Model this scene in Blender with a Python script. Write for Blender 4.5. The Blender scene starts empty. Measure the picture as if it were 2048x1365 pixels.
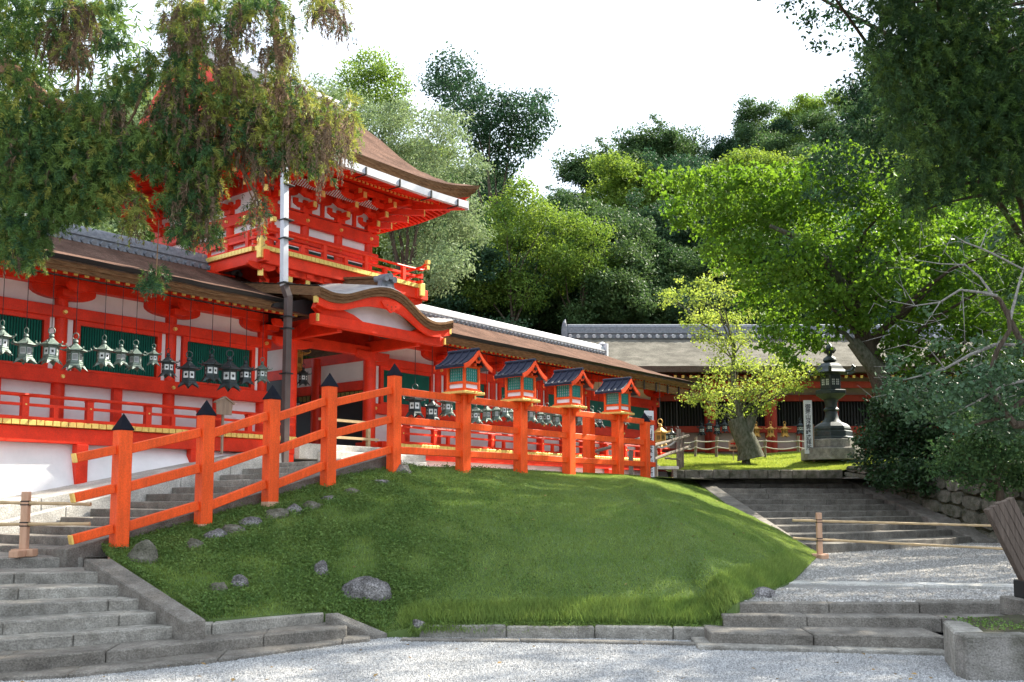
import bpy, bmesh, math, random
import numpy as np
from mathutils import Vector, noise as mnoise

# ------------------------------------------------------------------ camera, world, sun
SC = bpy.context.scene
COL = SC.collection
EYE = 1.6
PITCH = math.atan(176 / 1900)
cam = bpy.data.cameras.new('camera')
cam.sensor_width = 36
cam.lens = 1900 / 2048 * 36
cam.shift_y = 141.5 / 2048
cam.clip_end = 2000
camo = bpy.data.objects.new('camera', cam)
camo.location = (0, 0, EYE)
camo.rotation_euler = (math.pi / 2 + PITCH, 0, 0)
COL.objects.link(camo)
SC.camera = camo
SUN_EL = math.radians(42)
SUN_XY = Vector((0.82, 0.57)).normalized()
SUN_DIR = Vector((SUN_XY.x * math.cos(SUN_EL), SUN_XY.y * math.cos(SUN_EL), math.sin(SUN_EL)))
W = bpy.data.worlds.new('World')
SC.world = W
W.use_nodes = True
nt = W.node_tree
bg = nt.nodes['Background']
sky = nt.nodes.new('ShaderNodeTexSky')
sky.sky_type = 'NISHITA'
sky.sun_disc = False
sky.sun_elevation = SUN_EL
sky.sun_rotation = math.atan2(SUN_XY.x, SUN_XY.y)
sky.air_density = 1.0
sky.dust_density = 3.0
sky.ozone_density = 1.0
wtc = nt.nodes.new('ShaderNodeTexCoord')
wno = nt.nodes.new('ShaderNodeTexNoise')
wno.inputs['Scale'].default_value = 1.6
wno.inputs['Detail'].default_value = 5
wra = nt.nodes.new('ShaderNodeValToRGB')
wra.color_ramp.elements[0].position = 0.2
wra.color_ramp.elements[0].color = (.5, .5, .5, 1)
wra.color_ramp.elements[1].position = 0.5
wmi = nt.nodes.new('ShaderNodeMixRGB')
wmi.inputs[2].default_value = (5.5, 6.25, 7.3, 1)       # thin bright cloud veil
nt.links.new(wtc.outputs['Generated'], wno.inputs['Vector'])
nt.links.new(wno.outputs['Fac'], wra.inputs['Fac'])
nt.links.new(wra.outputs['Color'], wmi.inputs['Fac'])
nt.links.new(sky.outputs['Color'], wmi.inputs[1])
nt.links.new(wmi.outputs['Color'], bg.inputs['Color'])
bg.inputs['Strength'].default_value = 0.085
sun = bpy.data.lights.new('sun', 'SUN')
sun.energy = 5.0
sun.angle = math.radians(0.6)
sun.color = (1.0, 0.93, 0.80)
suno = bpy.data.objects.new('sun', sun)
suno.rotation_euler = SUN_DIR.to_track_quat('Z', 'Y').to_euler()
COL.objects.link(suno)
SC.view_settings.view_transform = 'Standard'
SC.view_settings.look = 'None'
SC.view_settings.gamma = 1
SC.view_settings.exposure = 1.78
SC.render.engine = 'CYCLES'
SC.cycles.use_denoising = True
SC.cycles.max_bounces = 6
SC.cycles.transparent_max_bounces = 4

# ------------------------------------------------------------------ coordinates
ANG = math.radians(51.35)
CA, SA = math.cos(ANG), math.sin(ANG)
def B(s, t, z): return (CA * s - SA * t, SA * s + CA * t, z)     # building frame: s along the corridor, t into it
def Iden(x, y, z): return (x, y, z)
def ray(px, py):
    u = (px - 1024) / 1900; v = (824 - py) / 1900
    return u, math.cos(PITCH) - v * math.sin(PITCH), math.sin(PITCH) + v * math.cos(PITCH)
def atz(px, py, z):
    a, b, c = ray(px, py); k = (z - EYE) / c
    return (a * k, b * k, z)
def aty(px, py, Y):
    a, b, c = ray(px, py); k = Y / b
    return (a * k, Y, EYE + c * k)
def onT(px, py, T):
    a, b, c = ray(px, py); k = T / (-SA * a + CA * b)
    return (CA * a * k + SA * b * k, T, EYE + c * k)
R = random.Random(7)
NR = np.random.default_rng(11)

# ------------------------------------------------------------------ materials
def mat(name, col, rough=.6, var=.18, scale=6, stretch=(1, 1, 1), bump=0.0, bscale=40, spec=.3, metal=0, col2=None, cscale=None, trans=None, island=0.0, hue=None, speck=0):
    m = bpy.data.materials.new(name); m.use_nodes = True
    n = m.node_tree.nodes; l = m.node_tree.links
    p = n['Principled BSDF']
    p.inputs['Roughness'].default_value = rough
    p.inputs['Metallic'].default_value = metal
    p.inputs['Specular IOR Level'].default_value = spec
    tc = n.new('ShaderNodeTexCoord'); mp = n.new('ShaderNodeMapping')
    mp.inputs['Scale'].default_value = stretch
    l.new(tc.outputs['Object'], mp.inputs['Vector'])
    no = n.new('ShaderNodeTexNoise'); no.inputs['Scale'].default_value = scale; no.inputs['Detail'].default_value = 6
    no.inputs['Roughness'].default_value = .65
    l.new(mp.outputs['Vector'], no.inputs['Vector'])
    ra = n.new('ShaderNodeValToRGB')
    e = ra.color_ramp.elements
    c2 = col2 if col2 else tuple(min(1, c * (1 + var)) for c in col)
    c1 = col if col2 else tuple(c * (1 - var) for c in col)
    e[0].position = .3; e[1].position = .7
    e[0].color = (*c1, 1); e[1].color = (*c2, 1)
    l.new(no.outputs['Fac'], ra.inputs['Fac'])
    out = ra.outputs['Color']
    if speck:
        sn = n.new('ShaderNodeTexNoise'); sn.inputs['Scale'].default_value = 55; sn.inputs['Detail'].default_value = 3
        l.new(tc.outputs['Object'], sn.inputs['Vector'])
        sn2 = n.new('ShaderNodeTexNoise'); sn2.inputs['Scale'].default_value = 1.7; sn2.inputs['Detail'].default_value = 4
        l.new(tc.outputs['Object'], sn2.inputs['Vector'])
        for nd_, lo_, hi_ in ((sn, 1 - speck, 1 + speck), (sn2, 1 - speck * .9, 1 + speck * .9)):
            m1 = n.new('ShaderNodeMapRange'); m1.inputs['From Min'].default_value = .35; m1.inputs['From Max'].default_value = .65
            m1.inputs['To Min'].default_value = lo_; m1.inputs['To Max'].default_value = hi_
            l.new(nd_.outputs['Fac'], m1.inputs['Value'])
            h1 = n.new('ShaderNodeHueSaturation'); l.new(m1.outputs['Result'], h1.inputs['Value']); l.new(out, h1.inputs['Color']); out = h1.outputs['Color']
    if island:
        g = n.new('ShaderNodeNewGeometry'); hs = n.new('ShaderNodeHueSaturation')
        mr = n.new('ShaderNodeMapRange'); mr.inputs['To Min'].default_value = 1 - island; mr.inputs['To Max'].default_value = 1 + island
        l.new(g.outputs['Random Per Island'], mr.inputs['Value']); l.new(mr.outputs['Result'], hs.inputs['Value'])
        mr2 = n.new('ShaderNodeMapRange'); mr2.inputs['To Min'].default_value = .492; mr2.inputs['To Max'].default_value = .512
        oi = n.new('ShaderNodeObjectInfo')
        l.new(oi.outputs['Random'], mr2.inputs['Value']); l.new(mr2.outputs['Result'], hs.inputs['Hue'])
        l.new(out, hs.inputs['Color']); out = hs.outputs['Color']
    l.new(out, p.inputs['Base Color'])
    if bump:
        bn = n.new('ShaderNodeTexNoise'); bn.inputs['Scale'].default_value = bscale; bn.inputs['Detail'].default_value = 4
        l.new(mp.outputs['Vector'], bn.inputs['Vector'])
        bu = n.new('ShaderNodeBump'); bu.inputs['Strength'].default_value = bump; bu.inputs['Distance'].default_value = .02
        l.new(bn.outputs['Fac'], bu.inputs['Height']); l.new(bu.outputs['Normal'], p.inputs['Normal'])
    if trans:
        tr = n.new('ShaderNodeBsdfTranslucent'); mx = n.new('ShaderNodeMixShader'); mx.inputs[0].default_value = trans
        hs2 = n.new('ShaderNodeHueSaturation'); hs2.inputs['Value'].default_value = 1.4; hs2.inputs['Saturation'].default_value = 1.1
        hs2.inputs['Hue'].default_value = .48
        l.new(out, hs2.inputs['Color']); l.new(hs2.outputs['Color'], tr.inputs['Color'])
        l.new(p.outputs[0], mx.inputs[1]); l.new(tr.outputs[0], mx.inputs[2])
        l.new(mx.outputs[0], n['Material Output'].inputs['Surface'])
    return m
RED = mat('vermilion_paint', (.72, .034, .008), .5, .2, 2.2, (1, 1, 1), .15, 25, speck=.10)
DRED = mat('shaded_vermilion', (.36, .040, .018), .6, .2, 3)  # darker red holding the shade under the far hall eaves
ORA = mat('orange_paint', (.84, .092, .010), .5, .16, 3, (5, 5, .7), .25, 30, speck=.10)
ORA_LT = mat('orange_red_paint', (.80, .070, .010), .5, .08, 4)
WHITE = mat('white_plaster', (.80, .78, .77), .8, .09, 1.6, bump=.1, bscale=20)
SHADEGOLD = mat('shaded_gilt', (.42, .22, .05), .55, .3, 20, spec=.4, metal=.35, col2=(.62, .36, .09))  # gilt darkened to carry the eave shade on hanging lanterns
SHADEWALL = mat('shaded_plaster', (.42, .33, .28), .85, .12, 2)  # plaster dimmed, deep eave shade of the far hall painted in
GOLD = mat('gilt_metal', (.86, .60, .17), .42, .15, 20, spec=.5, metal=.55)
GREEN = mat('green_lattice_paint', (.012, .15, .105), .5, .15, 5)
DGREEN = mat('dark_green_backing', (.006, .045, .035), .7, .15, 5)
TEAL = mat('teal_lattice_paint', (.03, .30, .24), .5, .1, 5)
PAPER = mat('lantern_paper', (.55, .62, .62), .8, .05, 5)
BARK = mat('cypress_bark_thatch', (.060, .036, .025), .95, .3, 14, (1, 1, 3), .5, 60, spec=.05, col2=(.15, .088, .066), speck=.3)
BARKEDGE = mat('cypress_bark_cut_edge', (.085, .045, .024), .9, .3, 5, (1, 1, 12), .7, 40, spec=.05, col2=(.30, .17, .09))
OLDBARK = mat('weathered_grey_thatch', (.10, .092, .075), .95, .25, 10, (1, 4, 4), .6, 50, spec=.05, col2=(.18, .168, .142), speck=.28)
KARA = mat('weathered_shingle', (.26, .245, .24), .8, .2, 5, (1, 1, 1), .3, 40, spec=.2, col2=(.42, .40, .39))
BLACK = mat('black_lacquer_and_shade', (.016, .014, .014), .45, .2, 4)  # also serves as painted shade in openings and under eaves
NAVY = mat('navy_roof_paint', (.020, .024, .044), .6, .25, 6, spec=.2)
CAP = mat('dark_cap_metal', (.012, .013, .019), .8, .25, 6, spec=.06)
TILE = mat('grey_roof_tile', (.13, .14, .165), .55, .3, 12, spec=.4, col2=(.27, .28, .30))
WTILE = mat('mortared_pale_tile', (.36, .37, .40), .7, .3, 12, col2=(.62, .62, .64))
BRONZE = mat('verdigris_bronze', (.055, .085, .070), .55, .3, 22, spec=.5, col2=(.19, .245, .205), metal=.15)
DBRONZE = mat('dark_bronze', (.022, .032, .034), .5, .3, 10, spec=.5, col2=(.055, .068, .068), metal=.3)
PANEL = mat('lantern_panel', (.66, .69, .68), .6, .1, 20)
IRON = mat('dark_iron', (.02, .02, .02), .6, .1, 5)
STONE = mat('granite', (.18, .165, .14), .85, .3, 7, bump=.8, bscale=60, spec=.2, col2=(.34, .32, .28), speck=.22)
PSTONE = mat('mottled_granite', (.085, .08, .06), .85, .3, 3.2, bump=.9, bscale=50, spec=.2, col2=(.27, .25, .225), speck=.22)
DSTONE = mat('dark_damp_granite', (.13, .115, .097), .85, .3, 6, bump=.8, bscale=60, spec=.2, col2=(.235, .215, .185), speck=.24)
MOSSY = mat('mossy_stone', (.045, .05, .026), .9, .3, 5, bump=.8, bscale=30, spec=.1, col2=(.20, .18, .15), speck=.22)
ROCK = mat('rough_rock', (.06, .056, .052), .9, .3, 7, bump=.9, bscale=25, spec=.15, col2=(.23, .215, .21), speck=.45)
PALESTONE = mat('pale_granite', (.36, .34, .30), .85, .2, 4, bump=.4, bscale=50, spec=.2, col2=(.52, .50, .46), speck=.25)
LGRAVEL = mat('grey_gravel_bed', (.17, .16, .145), .9, .3, 90, bump=.8, bscale=120, col2=(.36, .34, .31))
LPEB = mat('grey_gravel_stones', (.27, .255, .23), .8, .2, 4, island=.4, col2=(.42, .40, .37))
GRAVEL = mat('white_gravel_bed', (.20, .20, .20), .9, .3, 90, bump=.8, bscale=120, col2=(.40, .40, .40))
PEB = mat('gravel_stones', (.285, .28, .27), .8, .25, 1.2, island=.45, col2=(.41, .405, .395))
EARTH = mat('dark_earth', (.035, .030, .018), .95, .3, 6, bump=.5, col2=(.06, .06, .028))
FOREST = mat('forest_floor', (.014, .022, .008), .95, .3, 1, col2=(.03, .045, .015))
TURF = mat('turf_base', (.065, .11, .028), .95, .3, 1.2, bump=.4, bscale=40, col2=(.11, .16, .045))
LTURF = mat('sunny_turf_base', (.13, .18, .04), .95, .3, 1.2, bump=.4, bscale=40, col2=(.19, .23, .06))  # lighter copy of TURF, lawn sunshine put into the colour
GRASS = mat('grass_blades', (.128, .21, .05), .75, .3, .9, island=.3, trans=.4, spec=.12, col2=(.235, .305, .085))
LAWN = mat('lawn_blades', (.22, .30, .055), .75, .2, 1.3, island=.3, trans=.4, spec=.12, col2=(.32, .37, .085))  # raised tone paints strong sun into the lawn blades
WEED = mat('weed_leaves', (.090, .165, .044), .7, .3, 2, island=.35, trans=.3, spec=.12, col2=(.155, .23, .065))
WOOD = mat('weathered_wood', (.20, .14, .10), .8, .25, 4, (6, 6, .6), .5, 30, col2=(.36, .26, .19))
GWOOD = mat('grey_driftwood', (.13, .105, .08), .9, .3, 4, (8, 8, .6), .6, 30, col2=(.27, .225, .18))
DARKW = mat('dark_weathered_board', (.075, .055, .042), .85, .3, 3, (14, 14, .5), .7, 20, col2=(.17, .13, .105))
PINKW = mat('new_cypress_wood', (.50, .29, .18), .75, .15, 4, (6, 6, .8), .3, 30, col2=(.60, .37, .25))
BAMBOO = mat('dried_bamboo', (.42, .29, .15), .5, .2, 9, col2=(.58, .43, .25))
PIPE = mat('painted_pipe', (.52, .53, .57), .5, .1, 3, spec=.4)
DPIPE = mat('brown_copper_pipe', (.085, .060, .055), .5, .25, 3, spec=.4)
SIGN = mat('white_sign_board', (.72, .72, .73), .6, .04, 3)
INK = mat('black_ink', (.015, .015, .015), .7, .05, 3)
REDINK = mat('red_ink', (.65, .02, .02), .6, .05, 3)
ROPE = mat('straw_rope', (.48, .45, .40), .9, .1, 30)
TRUNK = mat('tree_bark', (.050, .038, .028), .95, .3, 6, (3, 3, .8), .9, 20, spec=.1, col2=(.12, .095, .07))
MTRUNK = mat('mossy_bark', (.040, .048, .022), .95, .3, 6, (2, 2, 1), .9, 14, spec=.1, col2=(.165, .16, .125))
LTRUNK = mat('lichen_bark', (.13, .12, .105), .95, .3, 9, (2, 2, 2), .8, 20, spec=.1, col2=(.36, .34, .31))
REDBARK = mat('cedar_bark', (.17, .095, .055), .95, .3, 6, (4, 4, .6), .9, 20, spec=.1, col2=(.34, .22, .14))
def leafm(name, a, b, trans=.3, rough=.55, spec=.16, scale=.9, isl=.3):
    return mat(name, a, rough, .3, scale, island=isl, trans=trans, spec=spec, col2=b)
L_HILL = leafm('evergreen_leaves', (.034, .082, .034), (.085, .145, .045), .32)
L_HILL2 = leafm('yellow_green_leaves', (.085, .165, .030), (.20, .275, .055), .42)  # leaf colour brightened to carry sunlight on the hill crowns
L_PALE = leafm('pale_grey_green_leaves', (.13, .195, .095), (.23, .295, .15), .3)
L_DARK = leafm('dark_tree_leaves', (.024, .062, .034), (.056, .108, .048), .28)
L_GINK = leafm('ginkgo_leaves', (.062, .160, .022), (.145, .26, .040), .43, .6, .15)
L_YOUNG = leafm('pale_yellow_leaves', (.17, .26, .05), (.33, .41, .10), .42, .6, .15)
L_CAM = leafm('glossy_shrub_leaves', (.016, .045, .016), (.04, .085, .022), .15, .4, .4)
L_BLUE = leafm('blue_green_leaves', (.034, .085, .04), (.075, .145, .065), .25, .45, .4)
L_CED = leafm('cedar_needles', (.055, .125, .034), (.14, .22, .055), .36, .6, .2)
L_CEDY = leafm('olive_cedar_needles', (.13, .165, .035), (.26, .285, .07), .36, .6, .2)
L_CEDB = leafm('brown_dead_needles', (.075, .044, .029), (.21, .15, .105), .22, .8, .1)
L_CEDD = leafm('dark_cedar_needles', (.026, .066, .028), (.060, .115, .036), .25, .6, .2)  # darker copy of the cedar needles with shade in its colour

# ------------------------------------------------------------------ mesh helpers
BASE = {}
class MB:
    def __init__(s, fr=Iden): s.v = []; s.f = []; s.m = []; s.fr = fr
    def add(s, vs, fs, mi=0):
        k = len(s.v); s.v += [s.fr(*p) for p in vs]
        for f in fs: s.f.append([i + k for i in f]); s.m.append(mi)
        return s
    def box(s, x0, x1, y0, y1, z0, z1, mi=0):
        return s.add([(x0, y0, z0), (x1, y0, z0), (x1, y1, z0), (x0, y1, z0), (x0, y0, z1), (x1, y0, z1), (x1, y1, z1), (x0, y1, z1)],
                     [(0, 3, 2, 1), (4, 5, 6, 7), (0, 1, 5, 4), (1, 2, 6, 5), (2, 3, 7, 6), (3, 0, 4, 7)], mi)
    def bar(s, p, q, w, h, mi=0, up=(0, 0, 1)):
        p = Vector(p); q = Vector(q); d = (q - p).normalized()
        sd = d.cross(Vector(up)); sd = (sd if sd.length > 1e-4 else Vector((1, 0, 0))).normalized(); u = sd.cross(d)
        vs = [tuple(e + sd * a * w / 2 + u * b * h / 2) for e in (p, q) for a, b in ((-1, -1), (1, -1), (1, 1), (-1, 1))]
        return s.add(vs, [(0, 1, 2, 3), (7, 6, 5, 4), (0, 4, 5, 1), (1, 5, 6, 2), (2, 6, 7, 3), (3, 7, 4, 0)], mi)
    def tube(s, pts, rs, n=8, mi=0):
        pts = [Vector(p) for p in pts]
        if not hasattr(rs, '__len__'): rs = [rs] * len(pts)
        vs = []; fs = []; pu = None
        for i, p in enumerate(pts):
            d = (pts[min(i + 1, len(pts) - 1)] - pts[max(i - 1, 0)])
            d = d.normalized() if d.length > 1e-6 else Vector((0, 0, 1))
            a = pu if pu is not None else (Vector((1, 0, 0)) if abs(d.x) < .9 else Vector((0, 1, 0)))
            a = (a - d * a.dot(d)).normalized(); pu = a; b = d.cross(a)
            for k in range(n):
                th = 2 * math.pi * k / n
                vs.append(tuple(p + (a * math.cos(th) + b * math.sin(th)) * rs[i]))
        for i in range(len(pts) - 1):
            for k in range(n):
                fs.append((i * n + k, i * n + (k + 1) % n, (i + 1) * n + (k + 1) % n, (i + 1) * n + k))
        fs.append(tuple(range(n))[::-1]); fs.append(tuple((len(pts) - 1) * n + k for k in range(n)))
        return s.add(vs, fs, mi)
    def lathe(s, c, prof, n=16, mi=0, ph=0, lobes=0):
        vs = []; fs = []
        for (r, z) in prof:
            for k in range(n):
                th = 2 * math.pi * k / n + ph
                vs.append((c[0] + r * math.cos(th), c[1] + r * math.sin(th), c[2] + z))
        for i in range(len(prof) - 1):
            for k in range(n):
                fs.append((i * n + k, i * n + (k + 1) % n, (i + 1) * n + (k + 1) % n, (i + 1) * n + k))
        fs.append(tuple(range(n))[::-1]); fs.append(tuple((len(prof) - 1) * n + k for k in range(n)))
        return s.add(vs, fs, mi)
    def prism(s, poly, axis, a0, a1, mi=0):
        n = len(poly)
        def P(u, v, a): return {'x': (a, u, v), 'y': (u, a, v), 'z': (u, v, a)}[axis]
        vs = [P(u, v, a0) for u, v in poly] + [P(u, v, a1) for u, v in poly]
        return s.add(vs, [tuple(range(n)), tuple(range(n, 2 * n))[::-1]] + [(i, i + n, (i + 1) % n + n, (i + 1) % n) for i in range(n)], mi)
    def strip(s, rows, mi=0):
        nn = len(rows[0]); vs = [p for r in rows for p in r]
        return s.add(vs, [(i * nn + k, i * nn + k + 1, (i + 1) * nn + k + 1, (i + 1) * nn + k) for i in range(len(rows) - 1) for k in range(nn - 1)], mi)
    def build(s, name, mats, parent=None, smooth=False, bevel=0, loc=None):
        me = bpy.data.meshes.new(name)
        off = BASE.get(parent.name, (0, 0, 0)) if parent else (loc or (0, 0, 0))
        me.from_pydata([(a - off[0], b - off[1], c - off[2]) for a, b, c in s.v], [], s.f)
        mats = mats if isinstance(mats, (list, tuple)) else [mats]
        for m in mats: me.materials.append(m)
        me.polygons.foreach_set('material_index', s.m)
        bm = bmesh.new(); bm.from_mesh(me); bmesh.ops.recalc_face_normals(bm, faces=bm.faces); bm.to_mesh(me); bm.free()
        if smooth:
            me.polygons.foreach_set('use_smooth', [True] * len(me.polygons))
            try: me.set_sharp_from_angle(angle=math.radians(40))
            except Exception: pass
        o = bpy.data.objects.new(name, me); COL.objects.link(o)
        if parent: o.parent = parent; BASE[o.name] = off
        else: o.location = off; BASE[o.name] = off
        if bevel:
            b = o.modifiers.new('bevel', 'BEVEL'); b.width = bevel; b.segments = 1; b.limit_method = 'ANGLE'
        return o
def tag(o, label=None, cat=None, group=None, kind=None):
    if label: o['label'] = label
    if cat: o['category'] = cat
    if group: o['group'] = group
    if kind: o['kind'] = kind
    return o
def thing(name, loc, label, cat, group=None):
    o = bpy.data.objects.new(name, None); o.location = loc; o.empty_display_size = .2
    COL.objects.link(o); BASE[o.name] = tuple(loc)
    return tag(o, label, cat, group)
def copy_tree(o, parent=None):
    c = o.copy(); COL.objects.link(c)
    if parent: c.parent = parent
    for ch in [x for x in o.children]: copy_tree(ch, c)
    return c
def npmesh(name, V, F, mats, mi=None, parent=None, loc=None, smooth=False):
    """V: (N,3) array, F: (M,k) int array"""
    me = bpy.data.meshes.new(name)
    off = np.array(BASE.get(parent.name, (0, 0, 0)) if parent else (loc or (0, 0, 0)))
    V = (V - off).astype(np.float32); M, k = F.shape
    me.vertices.add(len(V)); me.vertices.foreach_set('co', V.ravel())
    me.loops.add(M * k); me.loops.foreach_set('vertex_index', F.astype(np.int32).ravel())
    me.polygons.add(M); me.polygons.foreach_set('loop_start', np.arange(0, M * k, k, dtype=np.int32))
    try: me.polygons.foreach_set('loop_total', np.full(M, k, dtype=np.int32))
    except Exception: pass
    for m in (mats if isinstance(mats, (list, tuple)) else [mats]): me.materials.append(m)
    if mi is not None: me.polygons.foreach_set('material_index', mi.astype(np.int32))
    me.polygons.foreach_set('use_smooth', np.full(M, smooth))
    me.update(calc_edges=True)
    o = bpy.data.objects.new(name, me); COL.objects.link(o)
    if parent: o.parent = parent
    else: o.location = off
    BASE[o.name] = tuple(off)
    return o
def ordinal(i): return ['first', 'second', 'third', 'fourth', 'fifth', 'sixth', 'seventh', 'eighth', 'ninth', 'tenth', 'eleventh', 'twelfth', 'thirteenth', 'fourteenth', 'fifteenth', 'sixteenth', 'seventeenth', 'eighteenth', 'nineteenth', 'twentieth'][i]
def lerp(a, b, u): return tuple(p + (q - p) * u for p, q in zip(a, b))
def polyat(pl, u):
    k = u * (len(pl) - 1); i = min(int(k), len(pl) - 2); return lerp(pl[i], pl[i + 1], k - i)

# ------------------------------------------------------------------ ground sheets
def sheet(name, rows, m, label=None): return tag(MB().strip(rows).build(name, m, smooth=True), kind='structure')
sheet('ground', [[(x, y, -.06) for x in (-400, 0, 400)] for y in (-300, 0, 600)], EARTH)
sheet('gravel_yard', [[(x, y, 0) for x in np.linspace(-14, 12, 27)] for y in np.linspace(-6, 12, 19)], GRAVEL)
def zst(s): return .95 + .25 * (s - 6.1)            # slope of the stairs beside the corridor
CY = MB(B)
CY.strip([[(s, t, 2.16) for t in (12.0, 14, 16, 17.6)] for s in np.linspace(11.3, 36, 12)])
CY.strip([[(s, t, 2.6) for t in (17.6, 24)] for s in np.linspace(0, 36, 12)])
tag(CY.build('courtyard_path', PALESTONE), kind='structure')
sheet('upper_landing', [[(x, y, 2.19) for x in (2.6, 6, 10.4)] for y in (26.3, 27.6, 28.9)], DSTONE)
def lawn_z(x, y): return 2.44 + .135 * (y - 28.6) + .03 * math.sin(x * 1.3) + (.12 * max(0, x - 9)) * .3
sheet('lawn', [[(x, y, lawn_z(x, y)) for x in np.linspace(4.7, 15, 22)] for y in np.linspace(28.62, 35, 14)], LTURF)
sheet('hall_forecourt', [[(x, y, z) for x in np.linspace(-4, 40, 8)] for y, z in ((34.6, 3.1), (36.5, 3.25), (60, 3.3))], EARTH)

# ------------------------------------------------------------------ stone stairs
def blocks(mb, front, zt, h, back, seed=0, lo=.9, hi=1.7, gap=.008):
    """a course of stone blocks along the front polyline; back = vector to the rear edge"""
    rr = random.Random(seed); P = [Vector((p[0], p[1], 0)) for p in front]
    L = [0]
    for a, b in zip(P, P[1:]): L.append(L[-1] + (b - a).length)
    def at(d):
        for i in range(len(P) - 1):
            if d <= L[i + 1] or i == len(P) - 2: return P[i].lerp(P[i + 1], (d - L[i]) / (L[i + 1] - L[i]))
    d = 0
    while d < L[-1] - .05:
        e = min(d + rr.uniform(lo, hi), L[-1])
        if L[-1] - e < .35: e = L[-1]
        a = at(d + gap / 2); b = at(e - gap / 2); j = rr.uniform(-.006, .006); jz = rr.uniform(-.007, .005)
        bk = Vector(back); f = Vector((-.02, -.02, 0)) * j * 20
        for u, w in ((a, b),):
            m1 = u.lerp(w, .5)
            vs = []
            for z in (zt - h, zt + jz):
                for q in (u + f, m1 + f * .3, w + f): vs.append((q.x, q.y, z + (rr.uniform(-.004, .004))))
                for q in (w + bk, m1 + bk, u + bk): vs.append((q.x, q.y, z))
            mb.add(vs, [(0, 1, 2, 3, 4, 5)[::-1], (6, 7, 8, 9, 10, 11)] + [(i, (i + 1) % 6, (i + 1) % 6 + 6, i + 6) for i in range(6)])
        d = e
    return mb
def pts(lst, z): return [atz(x, y, z) for x, y in lst]
st = thing('stone_stairs', atz(200, 1340, 0), 'wide grey granite steps climbing from the white gravel to the orange fence, bottom left', 'stairs')
LF = [(.045, [(-260, 1366), (-60, 1361), (74, 1353.5), (264.6, 1334), (420, 1318.7), (467, 1313.6), (614, 1290), (741, 1276)]),
      (.163, [(-260, 1330), (0, 1319.7), (131, 1309.4), (262, 1296), (420, 1280.7), (649, 1258.5), (694, 1255)]),
      (.281, [(-260, 1297), (0, 1279.7), (378, 1250.5), (647, 1225.7)]),
      (.399, [(-260, 1259), (0, 1244.8), (331, 1223.3)]),
      (.517, [(-260, 1221), (0, 1211), (286, 1196.6)]),
      (.635, [(-260, 1185), (0, 1178.6), (243, 1170)]),
      (.753, [(-260, 1150), (0, 1147.5), (205, 1144.4)]),
      (.871, [(-260, 1117), (0, 1115.6), (166, 1114.6)])]
for i, (z, l) in enumerate(LF):
    bk = (-.12, .85 if i < 7 else 1.0, 0)
    blocks(MB(), pts(l, z), z, .17, bk, i).build('step', STONE if i > 1 else DSTONE, st, bevel=.012)
def cheek(parent, i0, i1, o0, o1, h=.5, m=DSTONE):
    t_ = [i0, i1, o1, o0]
    MB().add([*t_, *[(a, b, c - h) for a, b, c in t_]], [(0, 1, 2, 3), (4, 7, 6, 5), (0, 4, 5, 1), (1, 5, 6, 2), (2, 6, 7, 3), (3, 7, 4, 0)]).build('sloping_kerb', m, parent, bevel=.012)
cheek(st, atz(168, 1117.5, .895), atz(368, 1243, .35), atz(224, 1117.5, .895), atz(412, 1239, .36))
cheek(st, atz(649, 1226, .30), atz(741, 1269, .06), atz(676, 1224.5, .30), atz(776, 1266, .06))
# landing behind the top step
MB().strip([[atz(-300, 1114, .86), atz(0, 1114, .86), atz(230, 1114, .86)], [B(4.2, 15.7, .87), B(6.15, 14.5, .87), B(6.2, 11.9, .87)]]).build('landing_slab', STONE, st)
us = thing('stone_stairs', B(6.1, 13.8, .87), 'narrow brown stone stairs rising between the orange fence and the white corridor base', 'stairs')
for k in range(12):
    s = 6.1 + .5 * k; z = .95 + .125 * k
    a = B(s, 15.55, 0); b = B(s, 12.32, 0); e = B(1, 0, 0)
    blocks(MB(), [a, b], z, .16, (e[0] * .62, e[1] * .62, 0), 40 + k, 1.0, 1.8).build('step', DSTONE if k < 8 else STONE, us, bevel=.01)
def slopebar(mb, s0, s1, t0, t1, dz, h):
    return mb.add([(s0, t0, zst(s0) + dz), (s1, t0, zst(s1) + dz), (s1, t1, zst(s1) + dz), (s0, t1, zst(s0) + dz)] +
                  [(s0, t0, zst(s0) + dz - h), (s1, t0, zst(s1) + dz - h), (s1, t1, zst(s1) + dz - h), (s0, t1, zst(s0) + dz - h)],
                  [(0, 1, 2, 3), (4, 7, 6, 5), (0, 4, 5, 1), (1, 5, 6, 2), (2, 6, 7, 3), (3, 7, 4, 0)])
slopebar(MB(B), 5.95, 11.6, 11.98, 12.32, .06, .45).build('sloping_kerb', DSTONE, us, bevel=.01)
m_ = MB(B)
for a in np.arange(5.6, 11.8, 1.05): slopebar(m_, a, a + 1.04, 15.56, 15.86, .14, .5)
m_.build('sloping_kerb', PALESTONE, us, bevel=.01)
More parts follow.
